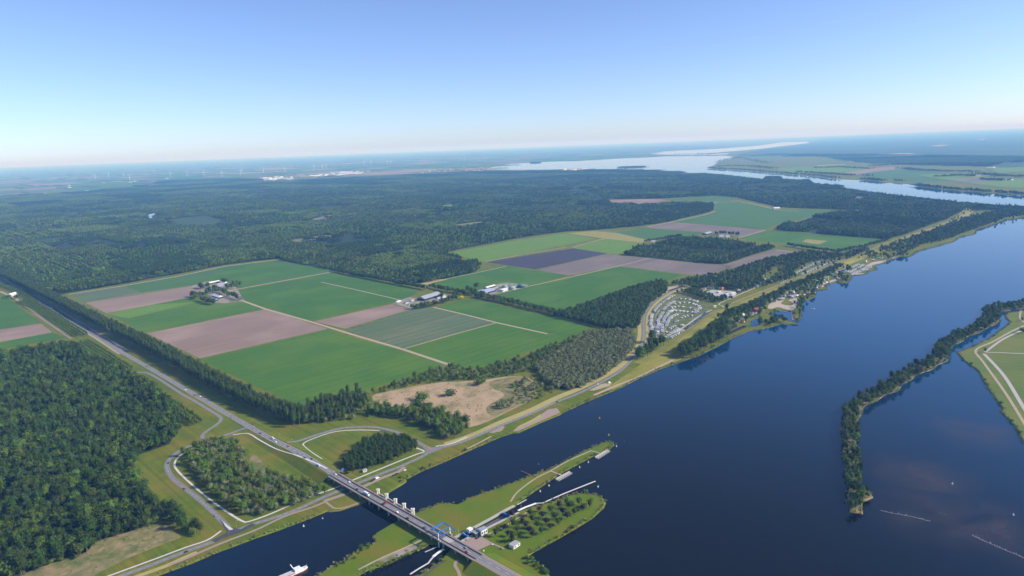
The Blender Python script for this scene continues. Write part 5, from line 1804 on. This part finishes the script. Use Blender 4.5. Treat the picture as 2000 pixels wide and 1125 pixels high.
# rows of posts in the shallow bay
for s_, n_, lab in (('1720,997 1745,1003 1780,1009 1815,1018', 34, 'dotted row of old posts off the end of the wooded spit'), ('1898,1046 1930,1060 1960,1073 2000,1090 2040,1110', 44, 'long row of posts and stones at the edge of the bay')):
    q = smooth(W(s_, -1.2), 8)
    t = thing('post_row', tuple(q[0]), 0, lab, 'breakwater', 'post rows in the bay')
    r_ = resample(q, 1.0)
    pm = MB().cyl((0, 0, -1), (0, 0, 1.0), 0.42, 0.36, 6).mesh('post')
    pm.materials.append(MATS['wood_grey'])
    idx_ = np.linspace(0, len(r_) - 1, n_).astype(int)
    for i_ in idx_:
        if rng.random() < 0.86:
            o_ = link('post', pm, None, t)
            p = r_[i_] - q[0]
            o_.location = (p[0] + rng.normal(0, .4), p[1] + rng.normal(0, .4), rng.uniform(-0.7, 0.2))
            o_.scale = (rng.uniform(.7, 1.5),) * 3
    profile_strip(r_ - q[0], [(-0.45, -0.2), (-0.3, 0.15), (0.3, 0.15), (0.45, -0.2)]).build('rubble_sill', 'wood_grey', t)

# ---- cargo ship and small boats
A_, B_ = Vector(P(498, 1154, -1.2)), Vector(P(601, 1110, -1.2))
t = thing('cargo_ship', (A_.x, A_.y, -1.2), ang(A_, B_), 'white and grey inland cargo ship heading up the canal', 'ship')
SL = (B_ - A_).length
SWd = 7.4
hb = []
for k_, (fx, hw, z_) in enumerate([]):
    pass
outl = [(0, -.40), (0.03, -.5), (0.88, -.5), (0.95, -.36), (1.0, -.08), (1.0, .08), (0.95, .36), (0.88, .5), (0.03, .5), (0, .40)]


def hull(z0, z1, k0, mtn, nm, parent=t):
    b = MB()
    n = len(outl)
    vs = [(x_ * SL, y_ * SWd * k0, z0) for x_, y_ in outl] + [(x_ * SL, y_ * SWd, z1) for x_, y_ in outl]
    fs = [(i_, (i_ + 1) % n, n + (i_ + 1) % n, n + i_) for i_ in range(n)] + [tuple(range(n, 2 * n)), tuple(range(n - 1, -1, -1))]
    b.raw(vs, fs)
    return b.build(nm, mtn, parent)


hull(-0.8, 1.4, 0.93, 'hull_red', 'hull')
hull(1.41, 2.4, 1.0, 'white', 'bulwark')
hl = SL * 0.70
for k_ in range(7):
    MB().box((SL * 0.04 + (k_ + .5) * hl / 7, 0, 3.0), (hl / 7 - 0.25, SWd * 0.80, 1.3)).build('hatch_cover', 'hatch', t)
MB().box((SL * 0.04 + hl / 2, -SWd * 0.45, 2.75), (hl, 0.5, 0.7)).build('side_deck', 'hull_red', t)
dh = MB().box((SL * 0.80, 0, 4.0), (6.5, SWd * 0.72, 3.2)).build('deckhouse', 'white', t)
MB().box((SL * 0.80 + 3.3, 0, 4.6), (0.1, SWd * 0.62, 1.1)).build('window', 'glass', dh)
MB().box((SL * 0.80, 0, 5.75), (7.2, SWd * 0.78, 0.3)).build('roof', 'white', dh)
MB().box((SL * 0.925, 0, 2.6), (SL * 0.13, SWd * 0.66, 0.5)).build('fore_deck', 'white', t)
MB().box((SL * 0.95, -0.6, 3.0), (3.2, 0.9, 0.5)).build('anchor_winch', 'steel_grey', t)
MB().cyl((SL * 0.985, 0, 2.4), (SL * 0.985, 0, 6.2), 0.16).build('mast', 'steel_grey', t)
MB().bar((SL * 0.75, 1.0, 4.2), (SL * 0.73, 8.6, 7.5), 0.8, 0.6).build('loading_boom', 'white', t)

BOATM = MB()
bo = [(-.5, -.42), (.1, -.5), (.38, -.3), (.5, 0), (.38, .3), (.1, .5), (-.5, .42)]
nb_ = len(bo)
BOATM.raw([(x_ * 9 * .94, y_ * 3 * .8, -0.3) for x_, y_ in bo] + [(x_ * 9, y_ * 3, 1.0) for x_, y_ in bo], [(i_, (i_ + 1) % nb_, nb_ + (i_ + 1) % nb_, nb_ + i_) for i_ in range(nb_)] + [tuple(range(nb_, 2 * nb_))])
bhull = BOATM.mesh('hull')
bhull.materials.append(MATS['white'])
bcab = MB().box((-0.6, 0, 1.6), (3.6, 2.0, 1.2), taper=0.8).mesh('cabin')
bcab.materials.append(MATS['glass'])
for x, y, a, lab in [(1498, 612, .4, 'moored by the red-roofed restaurant'), (1502, 615, .5, 'at the inner quay of the harbour'), (1507, 616, .3, 'nearest the harbour reeds'), (1522, 607.5, 1.6, 'first of the four along the beach lawn'), (1526, 608, 1.6, 'second of the four along the beach lawn'),
                     (1531, 608.3, 1.6, 'third of the four along the beach lawn'), (1536, 608.6, 1.6, 'last of the four along the beach lawn'), (1548, 613, 1.3, 'at the head of the pier'), (1549, 617, 1.3, 'halfway down the pier'), (1547, 621, 1.3, 'lower down the pier'), (1551, 624, .2, 'at the foot of the pier'),
                     (1556, 624, .2, 'at the very end of the pier'), (1477, 636, .6, 'on the inner pond bank'), (1481, 634.5, .6, 'beside another on the pond bank'), (1488, 631, .7, 'in the pond outlet'), (1493, 627, .6, 'below the pond reeds'), (1588, 603, .2, 'alone on the lake off the harbour'), (1941, 497, .3, 'far away on the open lake')]:
    t = thing('motor_boat', P(x, y, -1.15), a, 'small white motor boat ' + lab, 'boat', 'motor boats')
    link('hull', bhull, None, t)
    link('cabin', bcab, None, t)
jetty('pier', '1546,607 1547,616 1549,625 1557,627', 2.0, 0.8, 'wood_grey', 'small harbour pier with boats along it', 'pier')

# ---- camping fields
cm = MB()
cm.cur = 0
prof = [(-2.8, .45), (-2.95, 1.2), (-2.7, 2.5), (2.6, 2.6), (3.0, 1.7), (2.9, .45)]
n = len(prof)
cm.raw([(x_, -1.15, z_) for x_, z_ in prof] + [(x_, 1.15, z_) for x_, z_ in prof], [tuple(range(n)), tuple(range(2 * n - 1, n - 1, -1))] + [((i_ + 1) % n, i_, n + i_, n + (i_ + 1) % n) for i_ in range(n)])
cm.cur = 1
for sy in (-1, 1):
    cm.box((0.3, sy * 1.16, 1.75), (3.4, 0.06, 0.6))
cm.box((-0.2, 0, 0.3), (1.0, 2.2, 0.6))
CARAVAN = cm.mesh('caravan')
CARAVAN.materials.append(MATS['white'])
CARAVAN.materials.append(MATS['glass'])
aw = MB().gable(4.5, 2.8, 0.9, 0.0, 1.7).box((0, 0, 0.85), (4.5, 2.8, 1.7))
AWN = []
for mtn in ('roof_blue', 'roof_dark', 'membrane_dark', 'steel_grey', 'roof_dark'):
    me_ = aw.mesh('awning')
    me_.materials.append(MATS[mtn])
    AWN.append(me_)
CARM = {}
for pt in ('car_black', 'car_grey', 'car_blue', 'car_white', 'car_red'):
    me_ = car_mesh('parked_car', 4.5, 1.85, 1.5).mesh('parked_car')
    me_.materials.append(MATS[pt])
    CARM[pt] = me_


def camp_row(s_, step, label, group, cross=0.0, p_awn=0.75, p_car=0.85, wob=1.0):
    q = resample(smooth(W(s_), 4), step * 1.6)
    for i_ in range(len(q)):
        if rng.random() < 0.08:
            continue
        a = ang(q[max(0, i_ - 1)], q[min(len(q) - 1, i_ + 1)])
        c = q[i_] + rng.normal(0, wob, 3)
        o_ = link('caravan', CARAVAN)
        o_.location = (c[0], c[1], 0.15)
        o_.rotation_euler = (0, 0, a + 1.57 + rng.normal(0, 0.12) + (1.57 if cross else 0))
        o_.scale = (rng.uniform(1.15, 1.45),) * 3
        tag(o_, label, 'caravan', group)
        rzz = a + rng.normal(0, 0.2)
        if rng.random() < p_awn:
            k_ = link('awning', random.choice(AWN))
            k_.location = (c[0] - math.sin(rzz) * 1.0 + math.cos(rzz) * 3.4, c[1] + math.cos(rzz) * 1.0 + math.sin(rzz) * 3.4, 0.15)
            k_.rotation_euler = (0, 0, rzz + 1.57)
            tag(k_, label.replace('white caravan', 'tent awning'), 'tent', group + ', awnings')
        if rng.random() < p_car:
            pt = random.choice(['car_black', 'car_black', 'car_grey', 'car_blue', 'car_white', 'car_red'])
            k_ = link('parked_car', CARM[pt])
            k_.location = (c[0] - math.sin(rzz) * 6.5, c[1] + math.cos(rzz) * 6.5, 0.15)
            k_.rotation_euler = (0, 0, rzz + rng.normal(0, .3))
            tag(k_, {'car_black': 'black', 'car_grey': 'grey', 'car_blue': 'dark blue', 'car_white': 'white', 'car_red': 'red'}[pt] + label.replace('white caravan', ' parked car'), 'car', group + ', cars')


LC = 'white caravan on the oval camping field, '
for s_, st, lb in (
        ('1274,646 1272,632 1274,614', 4.5, 'in its outermost curved row'), ('1278,609 1286,598 1297,589 1315,578', 6.5, 'along its upper curved edge'), ('1286,655 1285,640 1288,622 1294,612', 5.5, 'in the second curved row'),
        ('1293,650 1293,636 1298,622 1306,612 1316,606', 6, 'in the third curved row'), ('1302,640 1304,630 1312,620 1322,616', 6, 'in the ring round the playground'), ('1308,642 1316,638 1322,628', 7, 'inside the inner ring'),
        ('1296,606 1304,598 1316,590', 7, 'in the upper rows by the tents'), ('1306,610 1322,608 1338,610 1352,611', 6.5, 'in the long row across the middle'), ('1312,602 1326,600 1344,602 1358,606', 7, 'in the row above the middle lane'),
        ('1318,594 1334,592 1352,594 1366,599', 8, 'in the row below the wood'), ('1330,585 1346,586 1362,590', 7, 'nearest the wood'), ('1358,612 1364,606 1368,602', 5, 'in the slanting corner row'), ('1332,622 1342,618 1352,618', 7, 'beside the play area'),
        ('1300,659 1312,652 1322,645 1334,636', 6, 'along the lower straight row'), ('1310,660 1322,654 1332,647', 6, 'in the lowest row by the dike'), ('1284,650 1290,652 1300,650', 7, 'in the short lower row')):
    camp_row(s_, st, LC + lb, 'caravans on the oval camping field')
# straight line of dark parked cars below the field
q = resample(np.array(W('1336,644 1352,633 1368,622 1380,611')), 3.2)
aa = ang(q[0], q[-1])
for p in q:
    for of in (-3, 3):
        if rng.random() < 0.8:
            k_ = link('parked_car', CARM[random.choice(['car_black', 'car_blue', 'car_grey', 'car_black'])])
            k_.location = (p[0] + math.sin(aa) * of, p[1] - math.cos(aa) * of, 0.2)
            k_.rotation_euler = (0, 0, aa + 1.57 + rng.normal(0, .06))
            tag(k_, 'dark car in the long double row below the oval camping field', 'car', 'cars in the double row below the camping field')
for s_, st, lb, g in (
        ('1555,534 1575,523 1592,515 1610,508', 8, 'white caravan in the long row behind the dike', 'caravans behind the dike'), ('1566,536 1590,526 1612,517 1628,510', 8, 'white caravan in the row right under the dike', 'caravans behind the dike'),
        ('1572,505 1582,511 1592,518', 7, 'white caravan in the slanting row among the trees behind the dike', 'caravans behind the dike'), ('1590,508 1604,503 1618,500', 10, 'white caravan at the upper edge of the wooded campsite', 'caravans behind the dike'),
        ('1512,514 1524,511 1540,514', 8, 'white caravan in the short row in the campsite wood', 'caravans in the wood'), ('1470,549 1482,544 1494,539', 8, 'white caravan in the clearing of the campsite wood', 'caravans in the wood'), ('1488,548 1504,543 1520,537', 9, 'white caravan by the dike foot in the wood', 'caravans in the wood'),
        ('1648,533 1662,524 1676,517', 7, 'white caravan in the first row on the lakeside point', 'caravans on the lakeside point'), ('1656,534 1670,527 1686,518', 7, 'white caravan in the second row on the lakeside point', 'caravans on the lakeside point'), ('1664,535 1680,529 1694,521', 7, 'white caravan in the third row on the lakeside point', 'caravans on the lakeside point'),
        ('1674,533 1690,528 1700,522', 7, 'white caravan in the row nearest the water on the lakeside point', 'caravans on the lakeside point'), ('1626,537 1640,530 1652,523', 6, 'white caravan in the row behind the small wooded cape', 'caravans behind the cape'), ('1596,550 1606,548 1616,546', 6, 'white caravan beside the little sand beach', 'caravans by the little beach'),
        ('1600,545 1612,543 1624,542', 7, 'white caravan above the little sand beach', 'caravans by the little beach'), ('1498,588 1508,584 1518,580', 5, 'white caravan in the row above the sand beach', 'caravans above the sand beach'), ('1502,586 1514,581 1524,577', 6, 'white caravan in the upper row above the sand beach', 'caravans above the sand beach'), ('1530,576 1542,571 1552,566', 6, 'white caravan under the dike trees', 'caravans under the dike trees'), ('1548,582 1560,576 1572,577', 10, 'white caravan on the lawn by the water', 'caravans on the lakeside lawn'), ('1520,556 1540,545', 12, 'white caravan at the edge of the campsite lane', 'caravans in the wood')):
    camp_row(s_, st, lb, g, p_awn=0.0, p_car=0.0, wob=0.8)
# dark-roofed chalets by the water
CHW = MB().box((0, 0, 1.2), (8, 4, 2.4)).mesh('wall')
CHW.materials.append(MATS['timber'])
CHR = MB().gable(8, 4, 1.5, 0.4, 2.41).mesh('roof')
CHR.materials.append(MATS['roof_dark'])
for s_, st, lb, g in (('1421,646 1429,642 1437,638', 8.5, 'dark-roofed chalet in the upper row by the small harbour', 'chalets in the upper row'), ('1423,653 1434,648 1445,643 1455,639', 8.5, 'dark-roofed chalet in the lower row by the water', 'chalets in the lower row'),
                      ('1428,632 1440,628 1452,624', 11, 'dark-roofed chalet among the trees behind the harbour', 'chalets among the trees'), ('1440,572 1450,568 1458,567', 10, 'brown chalet beside the swimming pool', 'chalets by the pool')):
    q = resample(np.array(W(s_)), st)
    a = ang(q[0], q[-1]) + 1.57
    for p in q:
        t = thing('chalet', (p[0], p[1], 0.12), a, lb, 'chalet', g)
        link('wall', CHW, None, t)
        link('roof', CHR, None, t)
# small holiday homes scattered along the lakeside grounds
HW_, HR_ = {}, {}
for wl_ in ('white', 'cream', 'brick_wall'):
    HW_[wl_] = MB().box((0, 0, 1.4), (8.5, 5.5, 2.8)).mesh('wall')
    HW_[wl_].materials.append(MATS[wl_])
for rm_ in ('roof_red', 'roof_dark', 'white', 'roof_blue', 'roof_grey'):
    HR_[rm_] = MB().gable(8.5, 5.5, 2.0, 0.5, 2.81).mesh('roof')
    HR_[rm_].materials.append(MATS[rm_])
RN = {'roof_red': 'red', 'roof_dark': 'dark', 'white': 'white', 'roof_blue': 'blue-grey', 'roof_grey': 'grey'}
for s_, n_, where in (('1428,640 1446,618 1470,606 1492,604 1462,622 1440,636', 16, 'among the trees behind the small harbour'), ('1498,600 1512,588 1540,572 1562,572 1562,580 1530,584', 10, 'above the sand beach'),
                      ('1566,570 1590,556 1612,548 1622,552 1590,568', 12, 'by the little beach'), ('1622,546 1640,534 1656,528 1650,542 1634,548', 9, 'on the wooded cape'), ('1690,512 1716,504 1740,498 1720,508', 6, 'near the last sandy bay'),
                      ('1440,570 1470,556 1500,546 1520,540 1500,556 1460,570', 16, 'in the campsite wood along the dike path'), ('1345,566 1366,562 1392,560 1380,566', 8, 'by the campsite entrance')):
    g_ = grid_points(W(s_), 9.0, A1, 0.4)
    g_ = g_[rng.permutation(len(g_))[:n_]]
    for p in g_:
        rm_ = random.choice(['white', 'roof_red', 'roof_dark', 'white', 'roof_blue', 'roof_grey'])
        t = thing('holiday_home', (p[0], p[1], 0.12), A1 + rng.choice([0, 1.57]) + rng.normal(0, .15), 'small holiday home with ' + RN[rm_] + ' roof ' + where, 'house', 'holiday homes ' + where)
        link('wall', HW_[random.choice(['white', 'cream', 'white', 'brick_wall'])], None, t)
        link('roof', HR_[rm_], None, t)
jetty('boat_jetty', '1476,637 1484,633 1491,629', 1.8, 0.7, 'wood_grey', 'low wooden jetty along the harbour pond bank', 'jetty')
jetty('boat_jetty', '1519,606 1530,607 1540,608', 1.8, 0.6, 'wood_grey', 'low wooden jetty below the beach lawn', 'jetty')
house('restaurant', 1479, 607, 26, 13, 4, 4.5, ang(P(1470, 609), P(1488, 605)), 'restaurant with bright red pitched roof beside the harbour', 'building', wall='brick_wall', roofm='roof_red', windows=6)
for x, y, L, Wd, rm, lab in ((1424, 573, 18, 10, 'roof_blue', 'pool building with blue-grey roof'), (1417, 577, 16, 9, 'white', 'pool building with white flat roof'), (1432, 575, 16, 9, 'white', 'white flat-roofed hall beside the dike path'), (1405, 572, 12, 8, 'cream', 'cream pavilion beside the pool'), (1392, 563, 16, 7, 'roof_red', 'reddish pavilion behind the pool'),
                             (1372, 568, 14, 8, 'roof_dark', 'dark reception building near the camp entrance'), (1382, 561, 20, 6, 'white', 'long white row building behind the pool'), (1405, 563, 10, 7, 'brick_paving', 'small pink-roofed pavilion in the trees'), (1396, 600, 8, 4, 'white', 'small white cabin at the corner of the camping field'), (1549, 577, 12, 7, 'roof_dark', 'dark beach cabin by the dike trees')):
    house('pool_building' if 'pool' in lab or 'hall' in lab else 'pavilion', x, y, L, Wd, 4, 0, 0.35, lab, 'building', flat=True, roofm=rm, windows=3)
t = thing('water_slide', P(1411, 570), 0.4, 'orange water slide tower beside the pool', 'slide')
for sx in (-1, 1):
    for sy in (-1, 1):
        MB().cyl((sx * 1.6, sy * 1.6, 0), (sx * 1.6, sy * 1.6, 9), 0.25, n=6).build('leg', 'white', t)
MB().box((0, 0, 9.2), (4.6, 4.6, 0.5)).build('platform', 'orange', t)
MB().gable(4.8, 4.8, 2.6, 0.3, 11.2).build('roof', 'orange', t)
hx = [(math.cos(k_ * .55) * 5 + 5, math.sin(k_ * .55) * 5, 9 - k_ * 0.55) for k_ in range(16)]
sl_ = MB()
for a, b in zip(hx[:-1], hx[1:]):
    sl_.bar(a, b, 1.3, 0.5)
sl_.build('chute', 'orange', t)

# ---- farms
def barn(x, y, L, Wd, h, r_, rz, label, roofm='roof_grey', wall='steel_dark', doors=2):
    return house('barn', x, y, L, Wd, h, r_, rz, label, 'barn', wall=wall, roofm=roofm, windows=5, doors=doors)


barn(839, 582, 78, 30, 6, 7, ang(P(817, 587), P(860, 574)), 'very long barn with grey pitched roof at the middle farm')
house('farmhouse', 866, 581, 14, 9, 4, 4, 0.9, 'small white farmhouse behind the long grey barn', 'house', roofm='roof_grey')
house('shed', 856, 583, 12, 8, 3, 1.5, 0.8, 'small white shed beside the long grey barn', 'shed')
for x, y, L, rm, lab in ((778, 590, 16, 'white', 'pale shed at the end of the farm track'), (794, 592, 12, 'roof_dark', 'dark shed in the middle farmyard'), (805, 588, 10, 'roof_blue', 'blue-grey shed in front of the long barn'), (800, 596, 9, 'brick_wall', 'rusty container in the middle farmyard')):
    house('shed', x, y, L, 7, 3.2, 1.4, 0.8, lab, 'shed', roofm=rm, windows=2)
a_ = ang(P(411, 578), P(440, 587))
barn(425, 581, 50, 16, 5, 5, a_, 'barn with long white roof at the double farmstead', roofm='white')
barn(419, 586, 34, 12, 4, 4, a_, 'grey barn below the white-roofed barn', roofm='roof_blue')
barn(418, 553, 40, 11, 4, 3.5, ang(P(408, 555), P(428, 551)), 'low pale barn at the back of the double farmstead', roofm='cream')
house('farmhouse', 432, 558, 22, 12, 5, 5, 0.3, 'bluish white farmhouse of the double farmstead', 'house', roofm='roof_blue')
house('farmhouse', 441, 556, 14, 9, 5, 5, 1.8, 'white farmhouse with steep gable at the double farmstead', 'house', roofm='white')
house('farmhouse', 470, 586, 12, 9, 4, 5, 0.6, 'dark-roofed house at the end of the farm track', 'house', wall='brick_wall', roofm='roof_dark')
a_ = ang(P(931, 571), P(952, 565))
barn(948, 571, 54, 40, 5, 4, a_, 'broad barn with blue-grey roof at the gas dome farm', roofm='roof_blue')
barn(957, 562, 44, 12, 4, 3, a_, 'narrow pale barn along the back of the gas dome farm', roofm='cream')
barn(966, 566, 26, 12, 4, 3, a_, 'brown-grey barn beside the broad barn', roofm='roof_grey')
house('plant_building', 984, 568, 26, 14, 6, 0, a_, 'pale boxy plant building before the green domes', 'building', flat=True, roofm='white')
house('farmhouse', 949, 577, 14, 9, 4, 4, a_, 'small pink-walled farmhouse of the gas dome farm', 'house', wall='cream', roofm='brick_wall')
for x, y, R, mtn, lab in ((986, 562, 9.5, 'membrane', 'smallest pale green gas dome'), (1000, 565, 12.5, 'membrane', 'middle pale green gas dome'), (1018, 561, 14, 'membrane_dark', 'largest dark green gas dome')):
    t = thing('gas_dome', P(x, y), 0, lab + ' at the farm', 'tank', 'gas domes')
    MB().cyl((0, 0, 0), (0, 0, 4), R, R, 20).build('tank_wall', 'concrete' if mtn == 'membrane' else 'roof_dark', t)
    dm = MB()
    cv, cf = ICO2
    keep_v = cv.copy()
    keep_v[:, 2] = np.maximum(keep_v[:, 2], -0.02)
    dm.raw([(v[0] * R, v[1] * R, 4 + v[2] * R * 0.62) for v in keep_v], cf)
    o_ = dm.build('membrane_cover', mtn, t)
    for pgn in o_.data.polygons:
        pgn.use_smooth = True
barn(1381, 457, 60, 24, 5, 4, ang(P(1362, 461), P(1390, 453)), 'far long barn with shining roof behind the wood block', roofm='roof_blue')
house('farmhouse', 1408, 462, 26, 14, 5, 4, 0.3, 'far white farm building before dark trees', 'house')
house('farmhouse', 1420, 463, 22, 12, 5, 4, 0.3, 'far white farm wing beside dark trees', 'house')
house('farmhouse', 1558, 482, 34, 14, 5, 4, 0.1, 'far farm building below the yellow patch', 'house', wall='cream', roofm='roof_blue')
house('farmhouse', 1516, 408, 40, 20, 7, 4, 0.2, 'lone far white farm at the corner of the distant fields', 'house', roofm='white')
house('farmhouse', 24, 577, 34, 14, 5, 4, ang(P(14, 580), P(32, 574)), 'long white house at the road fork', 'house', roofm='white')
house('farmhouse', 1276, 472, 26, 10, 4, 3, 0.3, 'small farm shed at the corner of the block wood', 'shed', roofm='roof_grey')

# ---- far wind turbines
for k_, (x, y) in enumerate(((186, 352), (213, 349), (242, 348), (254, 353), (301, 341), (334, 347), (366, 344), (399, 344.5), (434, 344), (470, 339.5), (473, 336), (515, 335), (557, 333), (613, 328), (630, 326), (637, 325.5), (711, 318), (725, 317), (757, 315), (763, 314), (908, 305))):
    c = P(x, y)
    t = thing('wind_turbine', (c[0], c[1], 0), 0.5 + 0.02 * k_, 'white wind turbine standing far off in the hazy polder fields', 'wind turbine', 'far wind turbines')
    MB().cyl((0, 0, 0), (0, 0, 112), 4.2, 2.4, 8).build('tower', 'white', t)
    MB().box((0, 0, 113.5), (5, 12, 5)).build('nacelle', 'white', t)
    MB().cyl((0, -6, 113.5), (0, -9, 113.5), 2.6, 1.2, 8).build('hub', 'white', t)
    a0 = random.uniform(0, 2.1)
    for q in range(3):
        a = a0 + q * 2.094
        MB().bar((math.cos(a) * 2, -8, 113.5 + math.sin(a) * 2), (math.cos(a) * 56, -8, 113.5 + math.sin(a) * 56), 1.2, 3.2).build('blade', 'white', t)

# ---- far towns
def town(spots_poly, n_, sizes, wall, roofs, label, name, cat, group):
    poly = np.array(W(spots_poly))
    g = grid_points(poly, 60, A1, 0.5)
    if len(g) > n_:
        g = g[rng.choice(len(g), n_, replace=False)]
    for p in g:
        L = rng.uniform(*sizes)
        Wd = L * rng.uniform(0.45, 0.8)
        h = rng.uniform(6, 11)
        t = thing(name, (p[0], p[1], 0.3), A1 + rng.choice([0, 1.57]), label, cat, group)
        MB().box((0, 0, h / 2), (L, Wd, h)).build('wall', wall, t)
        if cat == 'house':
            MB().gable(L, Wd, h * 0.6, 0.5, h + 0.01).build('roof', random.choice(roofs), t)
        else:
            MB().box((0, 0, h + 0.25), (L + 1, Wd + 1, 0.5)).build('roof', random.choice(roofs), t)


town('484,349 520,344 560,341 580,346 540,350', 34, (45, 120), 'white', ['white', 'roof_grey', 'cream'], 'pale far warehouse on the business park above the wood', 'warehouse', 'warehouse', 'warehouses on the far business park')
town('598,340 640,333 700,329 726,328 700,336 640,341', 46, (45, 130), 'white', ['white', 'roof_grey', 'cream'], 'pale far warehouse beyond the tree line by the long belt', 'warehouse', 'warehouse', 'warehouses beyond the tree line')
town('820,333 860,325 900,321 960,320 965,325 920,331 860,335', 90, (20, 50), 'brick_wall', ['roof_red', 'roof_grey', 'white', 'roof_red'], 'tiny far town house with reddish roof by the lake', 'town_house', 'house', 'houses of the far lake town')
town('1070,325.5 1100,324.5 1160,324 1170,325.5 1120,327', 40, (30, 60), 'cream', ['roof_red', 'white', 'roof_grey'], 'tiny far house on the lake shore of the wood', 'shore_house', 'house', 'far houses on the lake shore')
for x, y, L in ((136, 369, 90), (135, 365, 70), (170, 375, 90), (86, 381, 80), (326, 349, 110), (366, 356, 80), (328, 355, 60), (570, 322, 120), (265, 355, 160), (255, 357, 110), (1940, 329, 120), (1975, 353, 60), (706, 359, 40)):
    c = P(x, y)
    t = thing('far_barn', (c[0], c[1], 0.3), A1 + 1.57, 'far pale barn alone in the hazy fields', 'barn', 'far barns in the hazy fields')
    MB().box((0, 0, 3), (L * 0.55, 22, 6)).build('wall', 'white', t)
    MB().gable(L * 0.55, 22, 4, 1, 6.01).build('roof', 'white', t)

# ================================================================== HAZE: the air itself, one closed box round camera and land
def haze():
    X, Y0, Y1, Z0, Z1 = FAR + 500, -3500, FAR + 500, -2.6, 540.0
    b = MB()
    b.box((0, (Y0 + Y1) / 2, (Z0 + Z1) / 2), (2 * X, Y1 - Y0, Z1 - Z0))
    mt = bpy.data.materials.new('haze')
    mt.use_nodes = True
    n = mt.node_tree.nodes
    l = mt.node_tree.links
    n.remove(n['Principled BSDF'])
    v = n.new('ShaderNodeVolumePrincipled')
    v.inputs['Color'].default_value = (0.20, 0.50, 1.0, 1)
    v.inputs['Density'].default_value = 5.6e-5
    v.inputs['Absorption Color'].default_value = (1, 1, 1, 1)     # the air scatters, it does not absorb
    v.inputs['Anisotropy'].default_value = 0.0
    l.new(v.outputs['Volume'], n['Material Output'].inputs['Volume'])
    MATS['haze'] = mt
    o = b.build('haze', 'haze')
    o['kind'] = 'stuff'
    o['label'] = 'thin blue summer haze over the whole landscape'


haze()
